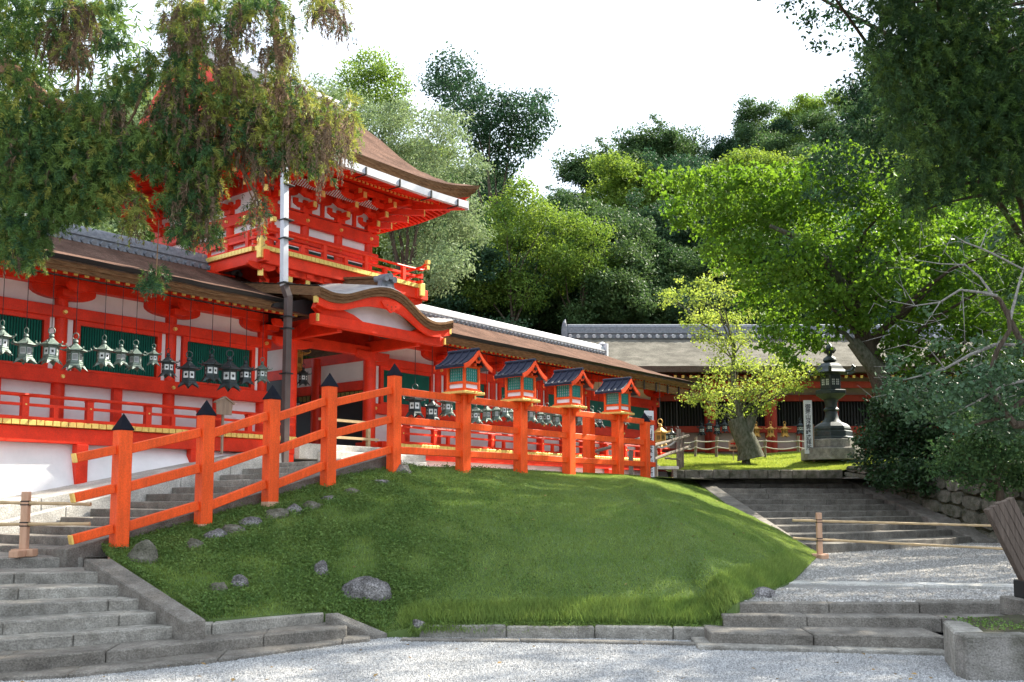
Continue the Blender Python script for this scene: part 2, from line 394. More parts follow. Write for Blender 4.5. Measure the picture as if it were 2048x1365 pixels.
# stone-faced bank between the stairs and the corridor
bw = thing('stone_bank', B(8, 16, 1.2), 'pale stone facing between the stair kerb and the white corridor base', 'wall')
m_ = MB(B); rr = random.Random(3)
a = 3.2
while a < 12.2:
    w = rr.uniform(.5, 1.0); b_ = a + w
    def zf(s): return 1.73 + (s - 7.73) * .2
    j = rr.uniform(-.012, .012)
    m_.add([(a + .006, 15.87, zst(a) - .4), (b_ - .006, 15.87, zst(b_) - .4), (b_ - .006, 15.92 + j, zf(b_) - .05 + j), (a + .006, 15.92 + j, zf(a) - .05 + j),
            (a + .006, 16.95, zst(a) - .4), (b_ - .006, 16.95, zst(b_) - .4), (b_ - .006, 16.95, zf(b_)), (a + .006, 16.95, zf(a))],
           [(0, 1, 2, 3), (3, 2, 6, 7), (0, 3, 7, 4), (1, 5, 6, 2), (4, 7, 6, 5), (0, 4, 5, 1)])
    a = b_
m_.build('facing_stones', PALESTONE, bw, bevel=.01)
# right: low steps, gravel landing, upper stairs
rs = thing('stone_stairs', atz(1650, 1300, 0), 'four long low granite steps between the grass mound and the stone block, bottom right', 'stairs')
RF = [(.045, [(1396, 1292), (1649, 1297.5), (1904, 1304.5)]), (.165, [(1419, 1263), (1641, 1269), (1894, 1274)]),
      (.282, [(1446, 1231), (1968, 1236), (2200, 1238)]), (.400, [(1475, 1205.8), (2025, 1206.5), (2300, 1208)])]
for i, (z, l) in enumerate(RF): blocks(MB(), pts(l, z), z, .17, (.05, .75 if i < 3 else .42, 0), 70 + i, .9, 1.5).build('step', DSTONE if i else STONE, rs, bevel=.012)
blocks(MB(), pts([(1567, 1165), (2035, 1174), (2300, 1180)], .45), .45, .1, (0, .45, 0), 77, 1.2, 2).build('kerb_stone', PALESTONE, rs, bevel=.008)
LG = [[(2.95, 11.40, .385), (4, 11.40, .385), (6, 11.40, .385), (12, 11.40, .385)], [(3.4, 13.3, .42), (4, 13.3, .42), (6, 13.3, .42), (12, 13.3, .42)],
      [(3.6, 17, .53), (5.5, 17, .53), (8, 17, .53), (14, 17, .53)], [(5, 19, .58), (7, 20, .59), (10, 22.6, .60), (14, 22.6, .6)]]
sheet('gravel_landing', LG, LGRAVEL)
ur = thing('stone_stairs', (8, 20.5, .6), 'long flight of grey stone steps below the upper lawn, right', 'stairs')
A0, B0, A1, B1 = Vector((5.62, 27.7, 0)), Vector((5.75, 18.4, 0)), Vector((9.62, 27.7, 0)), Vector((10.75, 22.4, 0))
NS = 11
for k in range(NS):
    u = k / (NS - 1); p = B0.lerp(A0, u ** .9); q = B1.lerp(A1, u ** .9); z = .60 + (2.2 - .60) * (k + 1) / NS
    md = p.lerp(q, .5) + Vector((.1, -.25 * (1 - u), 0))
    blocks(MB(), [p, md, q], z, .19, (0, 1.15 if k < NS - 1 else .6, 0), 90 + k, 1.0, 2.0).build('step', DSTONE, ur, bevel=.01)
cheek(ur, (5.60, 27.8, 2.24), (5.74, 18.3, .66), (5.22, 27.8, 2.24), (5.3, 18.2, .66), .6)
cheek(ur, (9.64, 27.8, 2.24), (10.75, 22.2, .66), (10.1, 27.8, 2.26), (11.3, 22.2, .68), .6)

# ------------------------------------------------------------------ grass mound
FOOT = [atz(222, 1119, .87), atz(411, 1240, .30), atz(640, 1224, .28), atz(775, 1268, .045), atz(850, 1249, .15), atz(1000, 1248, .15), atz(1140, 1248, .15), atz(1290, 1249, .15),
        atz(1428, 1250, .155), atz(1474, 1206, .41), atz(1585, 1163, .45), atz(1640, 1108, .58), (5.3, 21.5, 1.15), (5.24, 25, 1.76), (5.2, 27.7, 2.2)]
CREST = [B(6.42, 12.0, .97), B(7.9, 12.0, 1.30), B(9.5, 12.05, 1.72), B(10.8, 12.05, 2.05), B(12, 12.1, 2.2), B(13.6, 12.1, 2.22), B(15.2, 12.1, 2.22), B(16.8, 12.1, 2.2),
         B(18.2, 12.1, 2.2), B(19, 12.1, 2.2), B(19.6, 12.1, 2.19), B(20.3, 12.2, 2.19), B(21.6, 12.5, 2.19), B(23.5, 13, 2.19), (3.6, 27.7, 2.19)]
def mound_pt(u, v):
    f = polyat(FOOT, u); c = polyat(CREST, u)
    h = math.sin(math.pi * v)
    w = min(1, max(0, (u - .04) / .15)) * min(1, max(0, (.97 - u) / .2))
    L = math.hypot(c[0] - f[0], c[1] - f[1])
    z = f[2] + (c[2] - f[2]) * (v if v < 1 else 1) + .035 * L * h * w
    if v < .06: z = f[2] + (z - f[2])
    n = mnoise.noise(Vector((u * 30, v * 9, 0))) * .05 * h + mnoise.noise(Vector((u * 90, v * 25, 3))) * .018 * h
    return (f[0] + (c[0] - f[0]) * v, f[1] + (c[1] - f[1]) * v, z + n)
NU, NV = 150, 50
MG = [[mound_pt(i / NU, j / NV) for i in range(NU + 1)] for j in range(NV + 1)]
MOUNDM = MB().strip(MG).strip([[(p[0], p[1], p[2] - .45) for p in MG[0]], MG[0]])
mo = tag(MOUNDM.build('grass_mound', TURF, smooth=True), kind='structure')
MGA = np.array(MG)
def proj(p):
    x, y, z = p; z -= EYE
    f = y * math.cos(PITCH) + z * math.sin(PITCH); up = -y * math.sin(PITCH) + z * math.cos(PITCH)
    return 1024 + 1900 * x / f, 824 - 1900 * up / f
_pm = np.array([[proj(MG[j][i]) for i in range(NU + 1)] for j in range(NV + 1)])
def on_mound(px, py):
    d = (_pm[:, :, 0] - px) ** 2 + (_pm[:, :, 1] - py) ** 2
    j, i = np.unravel_index(np.argmin(d), d.shape)
    return MG[j][i]
def mound_sample(n, umin=0, umax=1, vmin=0, vmax=1):
    """area-weighted points on the mound"""
    A = np.linalg.norm(np.cross(MGA[1:, :-1] - MGA[:-1, :-1], MGA[:-1, 1:] - MGA[:-1, :-1]), axis=2)
    mask = np.zeros_like(A); j0, j1, i0, i1 = int(vmin * NV), int(vmax * NV), int(umin * NU), int(umax * NU); mask[j0:j1, i0:i1] = 1
    pr = (A * mask).ravel(); pr /= pr.sum()
    idx = NR.choice(len(pr), n, p=pr); j, i = np.divmod(idx, NU)
    a, b = NR.random((n, 1)), NR.random((n, 1))
    p = MGA[j, i] * (1 - a) * (1 - b) + MGA[j, i + 1] * a * (1 - b) + MGA[j + 1, i] * (1 - a) * b + MGA[j + 1, i + 1] * a * b
    return p
def blades(P, h0, h1, w, lean=.5):
    n = len(P); th = NR.random(n) * 2 * np.pi
    h = NR.uniform(h0, h1, n)[:, None]
    sd = np.stack([np.cos(th), np.sin(th), np.zeros(n)], 1) * w / 2
    ph = NR.random(n) * 2 * np.pi; ln = NR.uniform(0, lean, n)
    tip = P + np.stack([np.cos(ph) * ln, np.sin(ph) * ln, np.ones(n)], 1) * h
    V = np.stack([P - sd, P + sd, tip], 1).reshape(-1, 3)
    return V, np.arange(3 * n).reshape(n, 3)
def rand_unit(n):
    v = NR.normal(size=(n, 3)); return v / np.linalg.norm(v, axis=1, keepdims=True)
def leafquads(P, L, Wd, up=.5, jitter=.35, out=None):
    """rhombic leaves centred on P, normals leaning up (and outward)"""
    n = len(P); nn = rand_unit(n) + np.array([0, 0, up])
    if out is not None: nn = nn + out
    nn /= np.linalg.norm(nn, axis=1, keepdims=True)
    t = np.cross(nn, rand_unit(n)); t /= np.linalg.norm(t, axis=1, keepdims=True)
    b = np.cross(nn, t)
    s = NR.uniform(1 - jitter, 1 + jitter, (n, 1))
    V = np.stack([P - t * L / 2 * s, P + b * Wd / 2 * s + nn * .1 * L, P + t * L / 2 * s, P - b * Wd / 2 * s + nn * .1 * L], 1).reshape(-1, 3)
    return V, np.arange(4 * n).reshape(n, 4)
# grass: short turf everywhere, rough weedy growth on the left shoulder and along the front lip
Pg = mound_sample(420000)
V1, F1 = blades(Pg, .008, .026, .009, 1.2)
P2 = np.concatenate([mound_sample(17000, 0, .20, 0, 1), *[mound_sample(int(2600 * (1 - k / 16)), .20 + .0267 * k, .2267 + .0267 * k, 0, 1 - .04 * k) for k in range(15)]]); V2, F2 = blades(P2, .025, .08, .011, 1.0)
P3 = mound_sample(16000, .24, .60, 0, .07); V3, F3 = blades(P3, .05, .15, .012, .9)
P3b = mound_sample(14000, .60, .75, 0, .09); V3b, F3b = blades(P3b, .04, .12, .011, .9)
P3c = mound_sample(9000, .26, .60, 0, .03); P3c[:, 1] -= NR.random(len(P3c)) * .1; P3c[:, 2] -= NR.random(len(P3c)) * .05
n3 = len(P3c); h3 = NR.uniform(.06, .13, (n3, 1)); a3 = NR.uniform(-.5, .5, n3); sd3 = np.stack([np.ones(n3), np.zeros(n3), np.zeros(n3)], 1) * .006
tip3 = P3c + np.stack([a3, -.8 * np.ones(n3), NR.uniform(-.75, .25, n3)], 1) * h3
V3c = np.stack([P3c - sd3, P3c + sd3, tip3], 1).reshape(-1, 3)
V = np.concatenate([V1, V2, V3, V3b, V3c]); Fq = np.arange(len(V)).reshape(-1, 3)
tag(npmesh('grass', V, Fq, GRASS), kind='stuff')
P4 = np.concatenate([mound_sample(62000, 0, .18, .0, 1), *[mound_sample(int(9000 * (1 - k / 14) ** 1.5), .18 + .02 * k, .20 + .02 * k, 0, 1) for k in range(14)], mound_sample(2500, .22, .62, 0, .14)]) + np.array([0, 0, .03]); P4[:, 2] += NR.random(len(P4)) * .07 * (NR.random(len(P4)) ** 2)
clump = np.array([mnoise.noise(Vector((p[0] * 1.7, p[1] * 1.7, 0))) for p in P4]); P4 = P4[clump + NR.normal(size=len(P4)) * .22 > -.08]
V4, F4 = leafquads(P4, .033, .021, .9)
tag(npmesh('ground_cover', V4, F4, WEED), kind='stuff')
nl = 90000
xl = NR.uniform(4.75, 12.5, nl); yl = 28.65 + NR.random(nl) ** 1.3 * 6
Pl = np.stack([xl, yl, [lawn_z(a, b) for a, b in zip(xl, yl)]], 1)
V5, F5 = blades(Pl, .02, .06, .014)
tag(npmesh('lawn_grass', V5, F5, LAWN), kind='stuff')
PF = np.concatenate([mound_sample(160), np.stack([NR.uniform(-4.5, 4, 70), NR.uniform(8, 11, 70), np.full(70, .012)], 1)]) + np.array([0, 0, .02])
VF, FF = leafquads(PF, .05, .032, 2.5); tag(npmesh('fallen_leaves', VF, FF, mat('dry_leaves', (.14, .075, .03), .8, .4, 3, island=.4, col2=(.30, .20, .06))), kind='stuff')
# loose gravel
def pebbles(name, P, r0, r1, pm=None):
    n = len(P); r = NR.uniform(r0, r1, n)[:, None]
    th = NR.random(n) * 2 * np.pi
    a = np.stack([np.cos(th), np.sin(th), np.zeros(n)], 1) * r; b = np.stack([-np.sin(th), np.cos(th), np.zeros(n)], 1) * r * NR.uniform(.6, 1, (n, 1))
    up = np.array([0, 0, 1]) * r * NR.uniform(.5, .9, (n, 1)) + rand_unit(n) * r * .35
    V = np.stack([P - a, P - b, P + a, P + b, P + up], 1).reshape(-1, 3)
    k = (np.arange(n) * 5)[:, None]
    F = np.concatenate([k + np.array([[0, 1, 4]]), k + np.array([[1, 2, 4]]), k + np.array([[2, 3, 4]]), k + np.array([[3, 0, 4]])])
    return tag(npmesh(name, V, F, pm or PEB), kind='stuff')
n = 170000
xy = np.stack([NR.uniform(-5, 5.2, n), NR.uniform(7.6, 11.4, n)], 1)
pebbles('loose_gravel', np.concatenate([xy, np.zeros((n, 1)) + .001], 1), .005, .013)
n = 60000
yl = 11.44 + NR.random(n) ** 1.2 * 11; xl = NR.uniform(2.3, 12, n); zl = np.interp(yl, [11.2, 13.3, 17, 20, 22.6], [.39, .42, .53, .585, .60])
yk = 12.98 - .075 * (xl - 3.6); k = (xl > 2.45 + (yl - 11.2) * .27) & ((yl < yk - .01) | (yl > yk + .47)); pebbles('landing_gravel', np.stack([xl, yl, zl + .001], 1)[k], .009, .022, LPEB)
# front retaining kerb of the mound
fw = thing('retaining_wall', atz(1140, 1280, 0), 'low row of granite blocks holding the front foot of the grass mound', 'wall')
blocks(MB(), [atz(838, 1276, 0), atz(1000, 1277, 0), atz(1240, 1278, 0), atz(1415, 1282, 0)], .145, .22, (0, .3, 0), 5, .8, 1.15).build('block_course', STONE, fw, bevel=.015)
blocks(MB(), [atz(800, 1284, 0), atz(1000, 1285.5, 0), atz(1240, 1289, 0), atz(1420, 1294, 0)], .03, .09, (0, .13, 0), 6, .8, 1.5).build('edging_stones', DSTONE, fw, bevel=.01)
# rocks
def rock(c, rx, ry, rz, seed, label, m=ROCK, name='rock', group=None, rot=0):
    bm = bmesh.new(); bmesh.ops.create_icosphere(bm, subdivisions=4, radius=1)
    so = Vector((seed * 7.3, seed * 3.1, 1))
    rp_ = random.Random(seed); pls = []
    for q in range(11):
        pn = Vector((rp_.gauss(0, 1), rp_.gauss(0, 1), rp_.gauss(0, .9))).normalized(); pls.append((pn, rp_.uniform(.62, .95)))
    for v in bm.verts:
        d = v.co.normalized()
        d = d * (1 + .18 * mnoise.noise(d * 1.3 + so))
        for pn, off in pls:
            e = d.dot(pn) - off
            if e > 0: d = d - pn * e * .9
        d = d * (1 + .10 * mnoise.noise(d * 3 + so) + .05 * mnoise.noise(d * 8 + so))
        x, y = d.x * rx * 1.15, d.y * ry * 1.15
        v.co = (x * math.cos(rot) - y * math.sin(rot), x * math.sin(rot) + y * math.cos(rot), d.z * rz * 1.2)
    me = bpy.data.meshes.new(name); bm.to_mesh(me); bm.free(); me.materials.append(m)
    o = bpy.data.objects.new(name, me); o.location = c; COL.objects.link(o); BASE[o.name] = tuple(c)
    return tag(o, label, 'rock', group)
def mrock(px, py, wpx, hpx, seed, label, m=ROCK, group=None, rot=0):
    c = on_mound(px, py); k = c[1] / 1900
    return rock((c[0], c[1], c[2] + hpx * k * .04), wpx * k / 2, wpx * k / 2 * .7, hpx * k * .55, seed, label, m, group=group, rot=rot)
mrock(735, 1188, 92, 54, 1, 'largest grey boulder lying in the lower grass of the mound')
mrock(480, 1172, 34, 34, 2, 'small pale rounded rock in the grass above the sloping kerb')
mrock(436, 1185, 38, 26, 3, 'small dark rock sunk in weeds left of the pale rounded rock', MOSSY)
mrock(284, 1122, 52, 54, 4, 'mossy boulder at the foot of the nearest fence post', MOSSY)
mrock(645, 1150, 30, 46, 5, 'narrow upright grey rock half hidden by weeds')
mrock(803, 946, 48, 24, 6, 'black rock at the crest beside the tallest plain fence post', DSTONE)
mrock(760, 966, 40, 12, 16, 'low flat grey stone in the grass left of the black rock')
for i, (a, b, w, h) in enumerate([(395, 1097, 34, 36), (425, 1078, 44, 32), (463, 1064, 42, 28), (503, 1050, 48, 26), (548, 1036, 48, 26), (588, 1024, 38, 26), (628, 1014, 38, 24), (664, 1002, 34, 18), (700, 988, 32, 16)]):
    mrock(a, b, w, h, 20 + i, ordinal(i) + ' stone from the lower left in the row edging the fence bank', ROCK if i % 2 else MOSSY, group='stones edging the fence bank')
mrock(838, 1262, 26, 22, 8, 'small pale stone at the left end of the front block row')
mrock(1520, 1188, 70, 22, 9, 'flat grey stone by the mound foot beside the low right steps')

# ------------------------------------------------------------------ shrine corridors
def arcprism(s0, s1, z0, z1, tb):
    pass
def boat(mb, s, t0, t1, zt, hw, h, mi=0):
    """boat-shaped bracket arm along s"""
    P = [(s - hw, zt), (s - hw, zt - h * .35)] + [(s - hw + hw * .75 * (1 - math.cos(a)) , zt - h * .35 - h * .65 * math.sin(a)) for a in np.linspace(.3, math.pi / 2, 5)]
    P += [(2 * s - a, b) for a, b in P[::-1]]
    return mb.prism(P, 'y', t0, t1, mi)
def roof_section(te=16.2, ze=5.85, tr=19.2, zr=7.0, th=.24):
    top = [(te, ze), (te + .5, ze + .13), (te + 1, ze + .29), (te + 1.6, ze + .52), (te + 2.2, ze + .80), (tr, zr)]
    return top
def corridor(name, label, s0, s1, pillars, hip):
    root = thing(name, B((s0 + s1) / 2, 18, 2.5), label, 'building')
    fr = B
    MB(fr).box(s0, s1, 18.03, 18.1, 2.9, 5.95).build('wall', WHITE, root)
    for p in pillars:
        m_ = MB(fr); m_.tube([(p, 18.0, 2.5), (p, 18.0, 5.45)], .125, 14); m_.build('pillar', RED, root, smooth=True)
        m_ = MB(fr); boat(m_, p, 17.88, 18.12, 5.66, .62, .24); m_.box(p - .16, p + .16, 17.6, 18.2, 5.44, 5.56); boat(m_, p, 17.3, 17.42, 5.66, .2, .16); m_.build('bracket', RED, root)
    beams = MB(fr)
    beams.box(s0, s1, 17.84, 18.02, 5.06, 5.28); beams.box(s0, s1, 17.82, 18.02, 3.80, 4.06); beams.box(s0, s1, 17.84, 18.02, 2.98, 3.07)
    beams.box(s0, s1, 17.80, 18.02, 5.655, 5.84)
    beams.build('tie_beam', RED, root, bevel=.01)
    nails = MB(fr)
    ends = list(pillars)
    for p in ends:
        for z in (5.17, 3.93): nails.tube([(p, 17.85, z), (p, 17.795, z)], [.05, .035], 10)
    nails.build('gilt_nail_cover', GOLD, root)
    for a, b in zip(pillars, pillars[1:]):
        for q in (a + .13, b - .23): MB(fr).box(q, q + .10, 17.97, 18.025, 4.06, 5.06).build('white_strip', WHITE, root)
        w0, w1 = a + .25, b - .25
        f = MB(fr); f.box(w0, w0 + .10, 17.90, 18.02, 4.06, 5.06); f.box(w1 - .10, w1, 17.90, 18.02, 4.06, 5.06)
        f.box(w0 + .1, w1 - .1, 17.90, 18.02, 4.97, 5.06); f.box(w0 + .1, w1 - .1, 17.90, 18.02, 4.06, 4.12)
        fo = f.build('window', RED, root)
        g = MB(fr); g.box(w0 + .1, w1 - .1, 17.99, 18.02, 4.12, 4.97, 1)
        x = w0 + .13
        while x < w1 - .12: g.add([(x - .018, 17.975, 4.12), (x, 17.945, 4.12), (x + .018, 17.975, 4.12), (x - .018, 17.975, 4.97), (x, 17.945, 4.97), (x + .018, 17.975, 4.97)], [(0, 1, 4, 3), (1, 2, 5, 4)], 0); x += .052
        g.build('lattice', [GREEN, DGREEN], fo)
        MB(fr).box((a + b) / 2 - .09, (a + b) / 2 + .09, 17.9, 18.02, 3.07, 3.80).build('wall_stud', RED, root)
    # rafters with gilt tips
    proto = None
    x = s0 + .1; se = s1 - (.2 if not hip else .4)
    while x < se:
        if proto is None:
            m_ = MB(fr); m_.bar((x, 18.1, 5.98), (x, 16.62, 5.66), .075, .085, 0); m_.bar((x, 16.62, 5.66), (x, 16.595, 5.655), .08, .09, 1)
            proto = m_.build('rafter', [RED, GOLD], root); x0 = x
        else:
            c = proto.copy(); COL.objects.link(c); c.parent = root; c.location = Vector(B(x - x0, 0, 0))
        x += .197
    m_ = MB(fr); m_.add([(s0, 16.45, 5.68), (s1, 16.45, 5.68), (s1, 18.1, 6.05), (s0, 18.1, 6.05)], [(0, 1, 2, 3)])
    m_.box(s0, s1, 16.4, 16.52, 5.70, 5.78); m_.build('eave_boarding', RED, root)
    # roof
    top = roof_section()
    n = 60; ss = np.linspace(s0, s1 + (1.0 if hip else 0), n)
    def zt(t, s):
        tt = abs(t - 19.2); z = np.interp(19.2 - tt, [q[0] for q in top], [q[1] for q in top])
        if hip:
            d = s1 + 1.0 - s; z = min(z, float(np.interp(16.2 + d, [q[0] for q in top], [q[1] for q in top])))
        return z
    ts = [16.2, 16.45, 16.7, 17.0, 17.4, 17.8, 18.2, 18.6, 18.9, 19.2, 19.5, 19.9, 20.4, 21, 21.6, 22.2]
    def wob(s, t): return mnoise.noise(Vector((s * 1.3, t * 2, 0))) * .012
    m_ = MB(fr); m_.strip([[(s, t, zt(t, s) + wob(s, t)) for t in ts] for s in ss], 0)
    e0 = s1 + (1.0 if hip else 0)
    lay = [(16.2, 0), (16.235, -.085), (16.26, -.10), (16.3, -.17), (16.34, -.18), (16.38, -.245)]
    m_.strip([[(s, t, 5.85 + dz + wob(s, 16.2)) for t, dz in lay[1:]] for s in ss], 1)
    m_.strip([[(s, 16.2, 5.85 + wob(s, 16.2)), (s, 16.205, 5.83 + wob(s * 4, 3)), (s, 16.25, 5.775 + wob(s * 5, 7) * 1.5), (s, 16.24, 5.75 + wob(s, 16.2))] for s in np.linspace(s0, s1 + (1.0 if hip else 0), 220)], 2)  # black line painting the shade under the overhanging top bark layer
    m_.strip([[(s0, t, zt(t, s0)) for t in ts], [(s0, t, zt(t, s0) - .25) for t in ts]], 1)
    if hip:
        m_.strip([[(e0 - (t - 16.2), tt, 5.85 + dz) for t, dz in lay] for tt in np.linspace(16.2, 22.2, 20)], 1)
        m_.strip([[(s0, 16.38, 5.605), (e0 - .18, 16.38, 5.605)], [(s0, 18.1, 5.97), (e0 - .5, 18.1, 5.97)]], 1)
    else:
        m_.strip([[(s1, t, zt(t, s1)) for t in ts], [(s1, t, zt(t, s1) - .25) for t in ts]], 1)
        m_.strip([[(s0, 16.38, 5.605), (s1, 16.38, 5.605)], [(s0, 18.1, 5.97), (s1, 18.1, 5.97)]], 1)
    m_.build('roof', [BARK, BARKEDGE, BLACK], root, smooth=True)
    r1 = s1 - 1.9 if hip else s1
    tm = WTILE if hip else TILE
    m_ = MB(fr); m_.box(s0, r1, 19.02, 19.38, 6.86, 7.06); m_.box(s0, r1, 18.98, 19.42, 7.06, 7.10); m_.box(s0, r1, 19.05, 19.35, 7.10, 7.18)
    m_.tube([(s0, 19.2, 7.20), (r1, 19.2, 7.20)], .11, 10)
    ro = m_.build('ridge', tm, root, smooth=True)
    m_ = MB(fr); x = s0 + .12
    while x < r1:
        m_.tube([(x, 18.93, 6.94), (x, 19.1, 6.99)], .06, 8); m_.add([(x + .06, 18.97, 6.90), (x + .14, 18.97, 6.90), (x + .14, 19.03, 6.98), (x + .06, 19.03, 6.98)], [(0, 1, 2, 3)]); x += .2
    m_.build('ridge_tile_ends', TILE, ro)
    if hip:
        m_ = MB(fr); m_.box(r1, r1 + .12, 18.95, 19.45, 6.8, 7.36); m_.lathe((r1 + .08, 19.2, 7.3), [(.14, 0), (.16, .06), (.05, .14)], 8); m_.build('ridge_end_tile', WTILE, ro)
        # hip-end fascia and corner rafter
        m_ = MB(fr); m_.bar((e0 - 1.3, 17.6, 5.85), (e0 - .3, 16.5, 5.55), .14, .16); m_.bar((e0 - .3, 16.5, 5.55), (e0 - .27, 16.47, 5.542), .15, .17, 1)
        m_.build('corner_rafter', [RED, GOLD], root)
        m_ = MB(fr); m_.box(27.2, e0 - .5, 16.42, 16.5, 5.34, 5.58); m_.build('eave_gutter_board', BARKEDGE, root)
        m_ = MB(fr)
        for x in np.arange(27.6, e0 - .6, .8): MB(fr).box(x, x + .03, 16.36, 16.40, 5.30, 5.62).build('gutter_strap', IRON, root)
        MB(fr).box(s1 - .05, s1 + .05, 18.0, 22, 2.9, 5.9).build('end_wall', RED, root)
    # deck
    d0, d1 = s0, s1 - (.9 if hip else 0)
    m_ = MB(fr); m_.box(d0, d1, 16.86, 18.0, 2.90, 2.975); m_.build('deck', RED, root)
    m_ = MB(fr); x = d0 + .02
    while x < d1 - .1: m_.box(x, x + .128, 16.80, 17.0, 2.895 + R.uniform(-.003, .003), 2.985 + R.uniform(-.003, .003)); x += .142
    m_.build('deck_board_ends', GOLD, root, bevel=.006)
    m_ = MB(fr); m_.box(d0, d1, 16.88, 17.04, 2.60, 2.885); m_.box(d0, d1, 17.8, 18.1, 2.5, 2.9); m_.build('deck_beam', RED, root, bevel=.01)
    m_ = MB(fr); m_.tube([(d0, 16.97, 3.43), (d1, 16.97, 3.43)], .032, 8); m_.build('balustrade_rail', RED, root, smooth=True)
    m_ = MB(fr); m_.box(d0, d1, 16.945, 16.995, 3.235, 3.285); m_.build('balustrade_rail', RED, root)
    m_ = MB(fr); m_.box(d0, d1, 16.93, 17.01, 2.985, 3.055); m_.build('balustrade_rail', RED, root)
    x = pillars[0] - 1.06; k = 0; 
    while x < d1 - .2:
        if x > d0:
            m_ = MB(fr); m_.box(x - .06, x + .06, 16.91, 17.03, 2.99, 3.40); m_.box(x - .075, x + .075, 16.9, 17.04, 3.385, 3.40); m_.tube([(x, 16.92, 3.26), (x, 16.895, 3.26)], .02, 6, 1); m_.build('balustrade_post', [RED, GOLD], root, bevel=.006)
            if k % 2 == 0: MB(fr).box(x + .5, x + .58, 16.93, 17.01, 3.05, 3.24).build('balustrade_strut', RED, root)
        x += 1.165; k += 1
    for p in pillars[::1]:
        zb = zf(p) - .1 if p < 13 else 2.1
        MB(fr).box(p - .11 - .05, p + .06, 16.84, 17.02, zb, 2.60).build('deck_post', RED, root, bevel=.01)
    return root
def zf(s): return 1.73 + (s - 7.73) * .2
PL = [13.3 - 2.33 * k for k in range(5)][::-1]
cl = corridor('shrine_corridor', 'long vermilion corridor with green lattice windows and bark roof left of the gate', 2.6, 13.45, PL, False)
PR = [16.70] + [19.17 + 2.36 * k for k in range(6)]
cr = corridor('shrine_corridor', 'vermilion corridor running from the gate to the right behind the lantern fence', 16.6, 31.2, PR, True)
# white plastered base under the decks
def base_wall(root, s0, s1, z0, z1, m=WHITE):
    ss = np.linspace(s0, s1, 24)
    def prof(s):
        a = z0(s); return [(s, 16.88, a), (s, 16.96, a + .35 * (2.6 - a)), (s, 17.03, a + .7 * (2.6 - a)), (s, 17.08, 2.62), (s, 17.10, 2.9)]
    MB(B).strip([prof(s) for s in ss]).build('plaster_base', m, root, smooth=True)
base_wall(cl, 2.6, 13.4, lambda s: zf(s) - .03, 2.6)
base_wall(cr, 17.2, 30.3, lambda s: 2.1, 2.6)

# ------------------------------------------------------------------ gate with its tower
gt = thing('gate_tower', B(15, 18.5, 2.8), 'two-storey vermilion shrine gate with curved porch roof and sweeping bark roof', 'gate')
def tower_mb(): return MB(B)
# --- ground floor passage
for p, t in ((16.27, 17.6), (13.8, 17.6), (16.27, 19.6), (13.8, 19.6), (16.27, 21.8), (13.8, 21.8)):
    MB(B).tube([(p, t, 2.6), (p, t, 5.3)], .16, 18).build('pillar', RED, gt, smooth=True)
m_ = MB(B)
for s in (16.27, 13.8):
    m_.box(s - .07, s + .07, 17.7, 21.8, 4.36, 4.60); m_.box(s - .06, s + .06, 17.7, 21.8, 5.1, 5.35)
m_.box(13.8, 16.27, 21.7, 21.84, 4.36, 4.6); m_.box(13.7, 16.37, 17.5, 17.72, 5.18, 5.42)
m_.build('tie_beam', RED, gt, bevel=.01)
m_ = MB(B); m_.box(16.25, 16.30, 17.7, 21.8, 4.6, 5.1); m_.box(13.77, 13.82, 17.7, 21.8, 4.6, 5.1); m_.box(13.8, 16.27, 21.75, 21.8, 4.6, 5.3); m_.build('wall', WHITE, gt)
m_ = MB(B); m_.box(16.30, 16.34, 17.7, 21.8, 2.8, 4.36); m_.box(13.8, 16.27, 23.9, 24, 2.6, 5); m_.box(13.70, 13.76, 17.7, 21.8, 2.6, 4.36); m_.build('interior_shade_sheet', BLACK, gt)  # black sheets standing in for the darkness inside the gate
m_ = MB(B)
for t in np.arange(17.8, 21.7, .17): m_.box(16.22, 16.24, t, t + .12, 4.20, 4.34)
m_.build('gilt_valance', mat('gilt_brocade', (.16, .12, .03), .7, .4, 30, col2=(.30, .26, .08)), gt)
m_ = MB(B); m_.box(13.4, 17.4, 16.7, 22, 2.5, 2.85); m_.box(13.9, 16.6, 16.3, 16.7, 2.4, 2.68); m_.box(13.9, 16.6, 15.9, 16.3, 2.3, 2.5); m_.build('stone_platform', PALESTONE, gt, bevel=.012)
m_ = MB(B); m_.box(16.36, 17.2, 17.2, 17.4, 2.6, 3.05); m_.box(16.1, 16.5, 17.35, 17.9, 2.82, 3.02); m_.build('pillar_plinth', RED, gt, bevel=.01)
# --- porch (undulating gable) : profile along s at the front edge t=15.5
KP = [(12.89, 6.10), (13.28, 6.02), (13.68, 6.06), (14.05, 6.20), (14.40, 6.33), (14.70, 6.40), (15.0, 6.42), (15.35, 6.36), (15.65, 6.20), (15.9, 6.04), (16.15, 5.91), (16.45, 5.85), (16.8, 5.90), (17.08, 6.0)]
def kz(s): return float(np.interp(s, [p[0] for p in KP], [p[1] for p in KP]))
ks = np.linspace(12.89, 17.08, 48)
ksz = [sum(kz(min(17.08, max(12.89, s + d))) for d in (-.12, -.06, 0, .06, .12)) / 5 for s in ks]
m_ = MB(B)
tt = [15.5, 15.56, 16.0, 16.5, 17.0, 17.6, 18.2, 18.8]
m_.strip([[(s, t, z + .03 * (1 if t > 15.52 else 0) + .17 * (t - 15.5)) for t in tt] for s, z in zip(ks, ksz)], 0)
for k, (a, b, t0, t1) in enumerate(((0, -.06, 15.5, 15.5), (-.065, -.125, 15.53, 15.53), (-.13, -.20, 15.56, 15.56))):
    m_.strip([[(s, t0, z + a), (s, t1, z + b), (s, t1 + .04, z + b - .004)] for s, z in zip(ks, ksz)], 1)
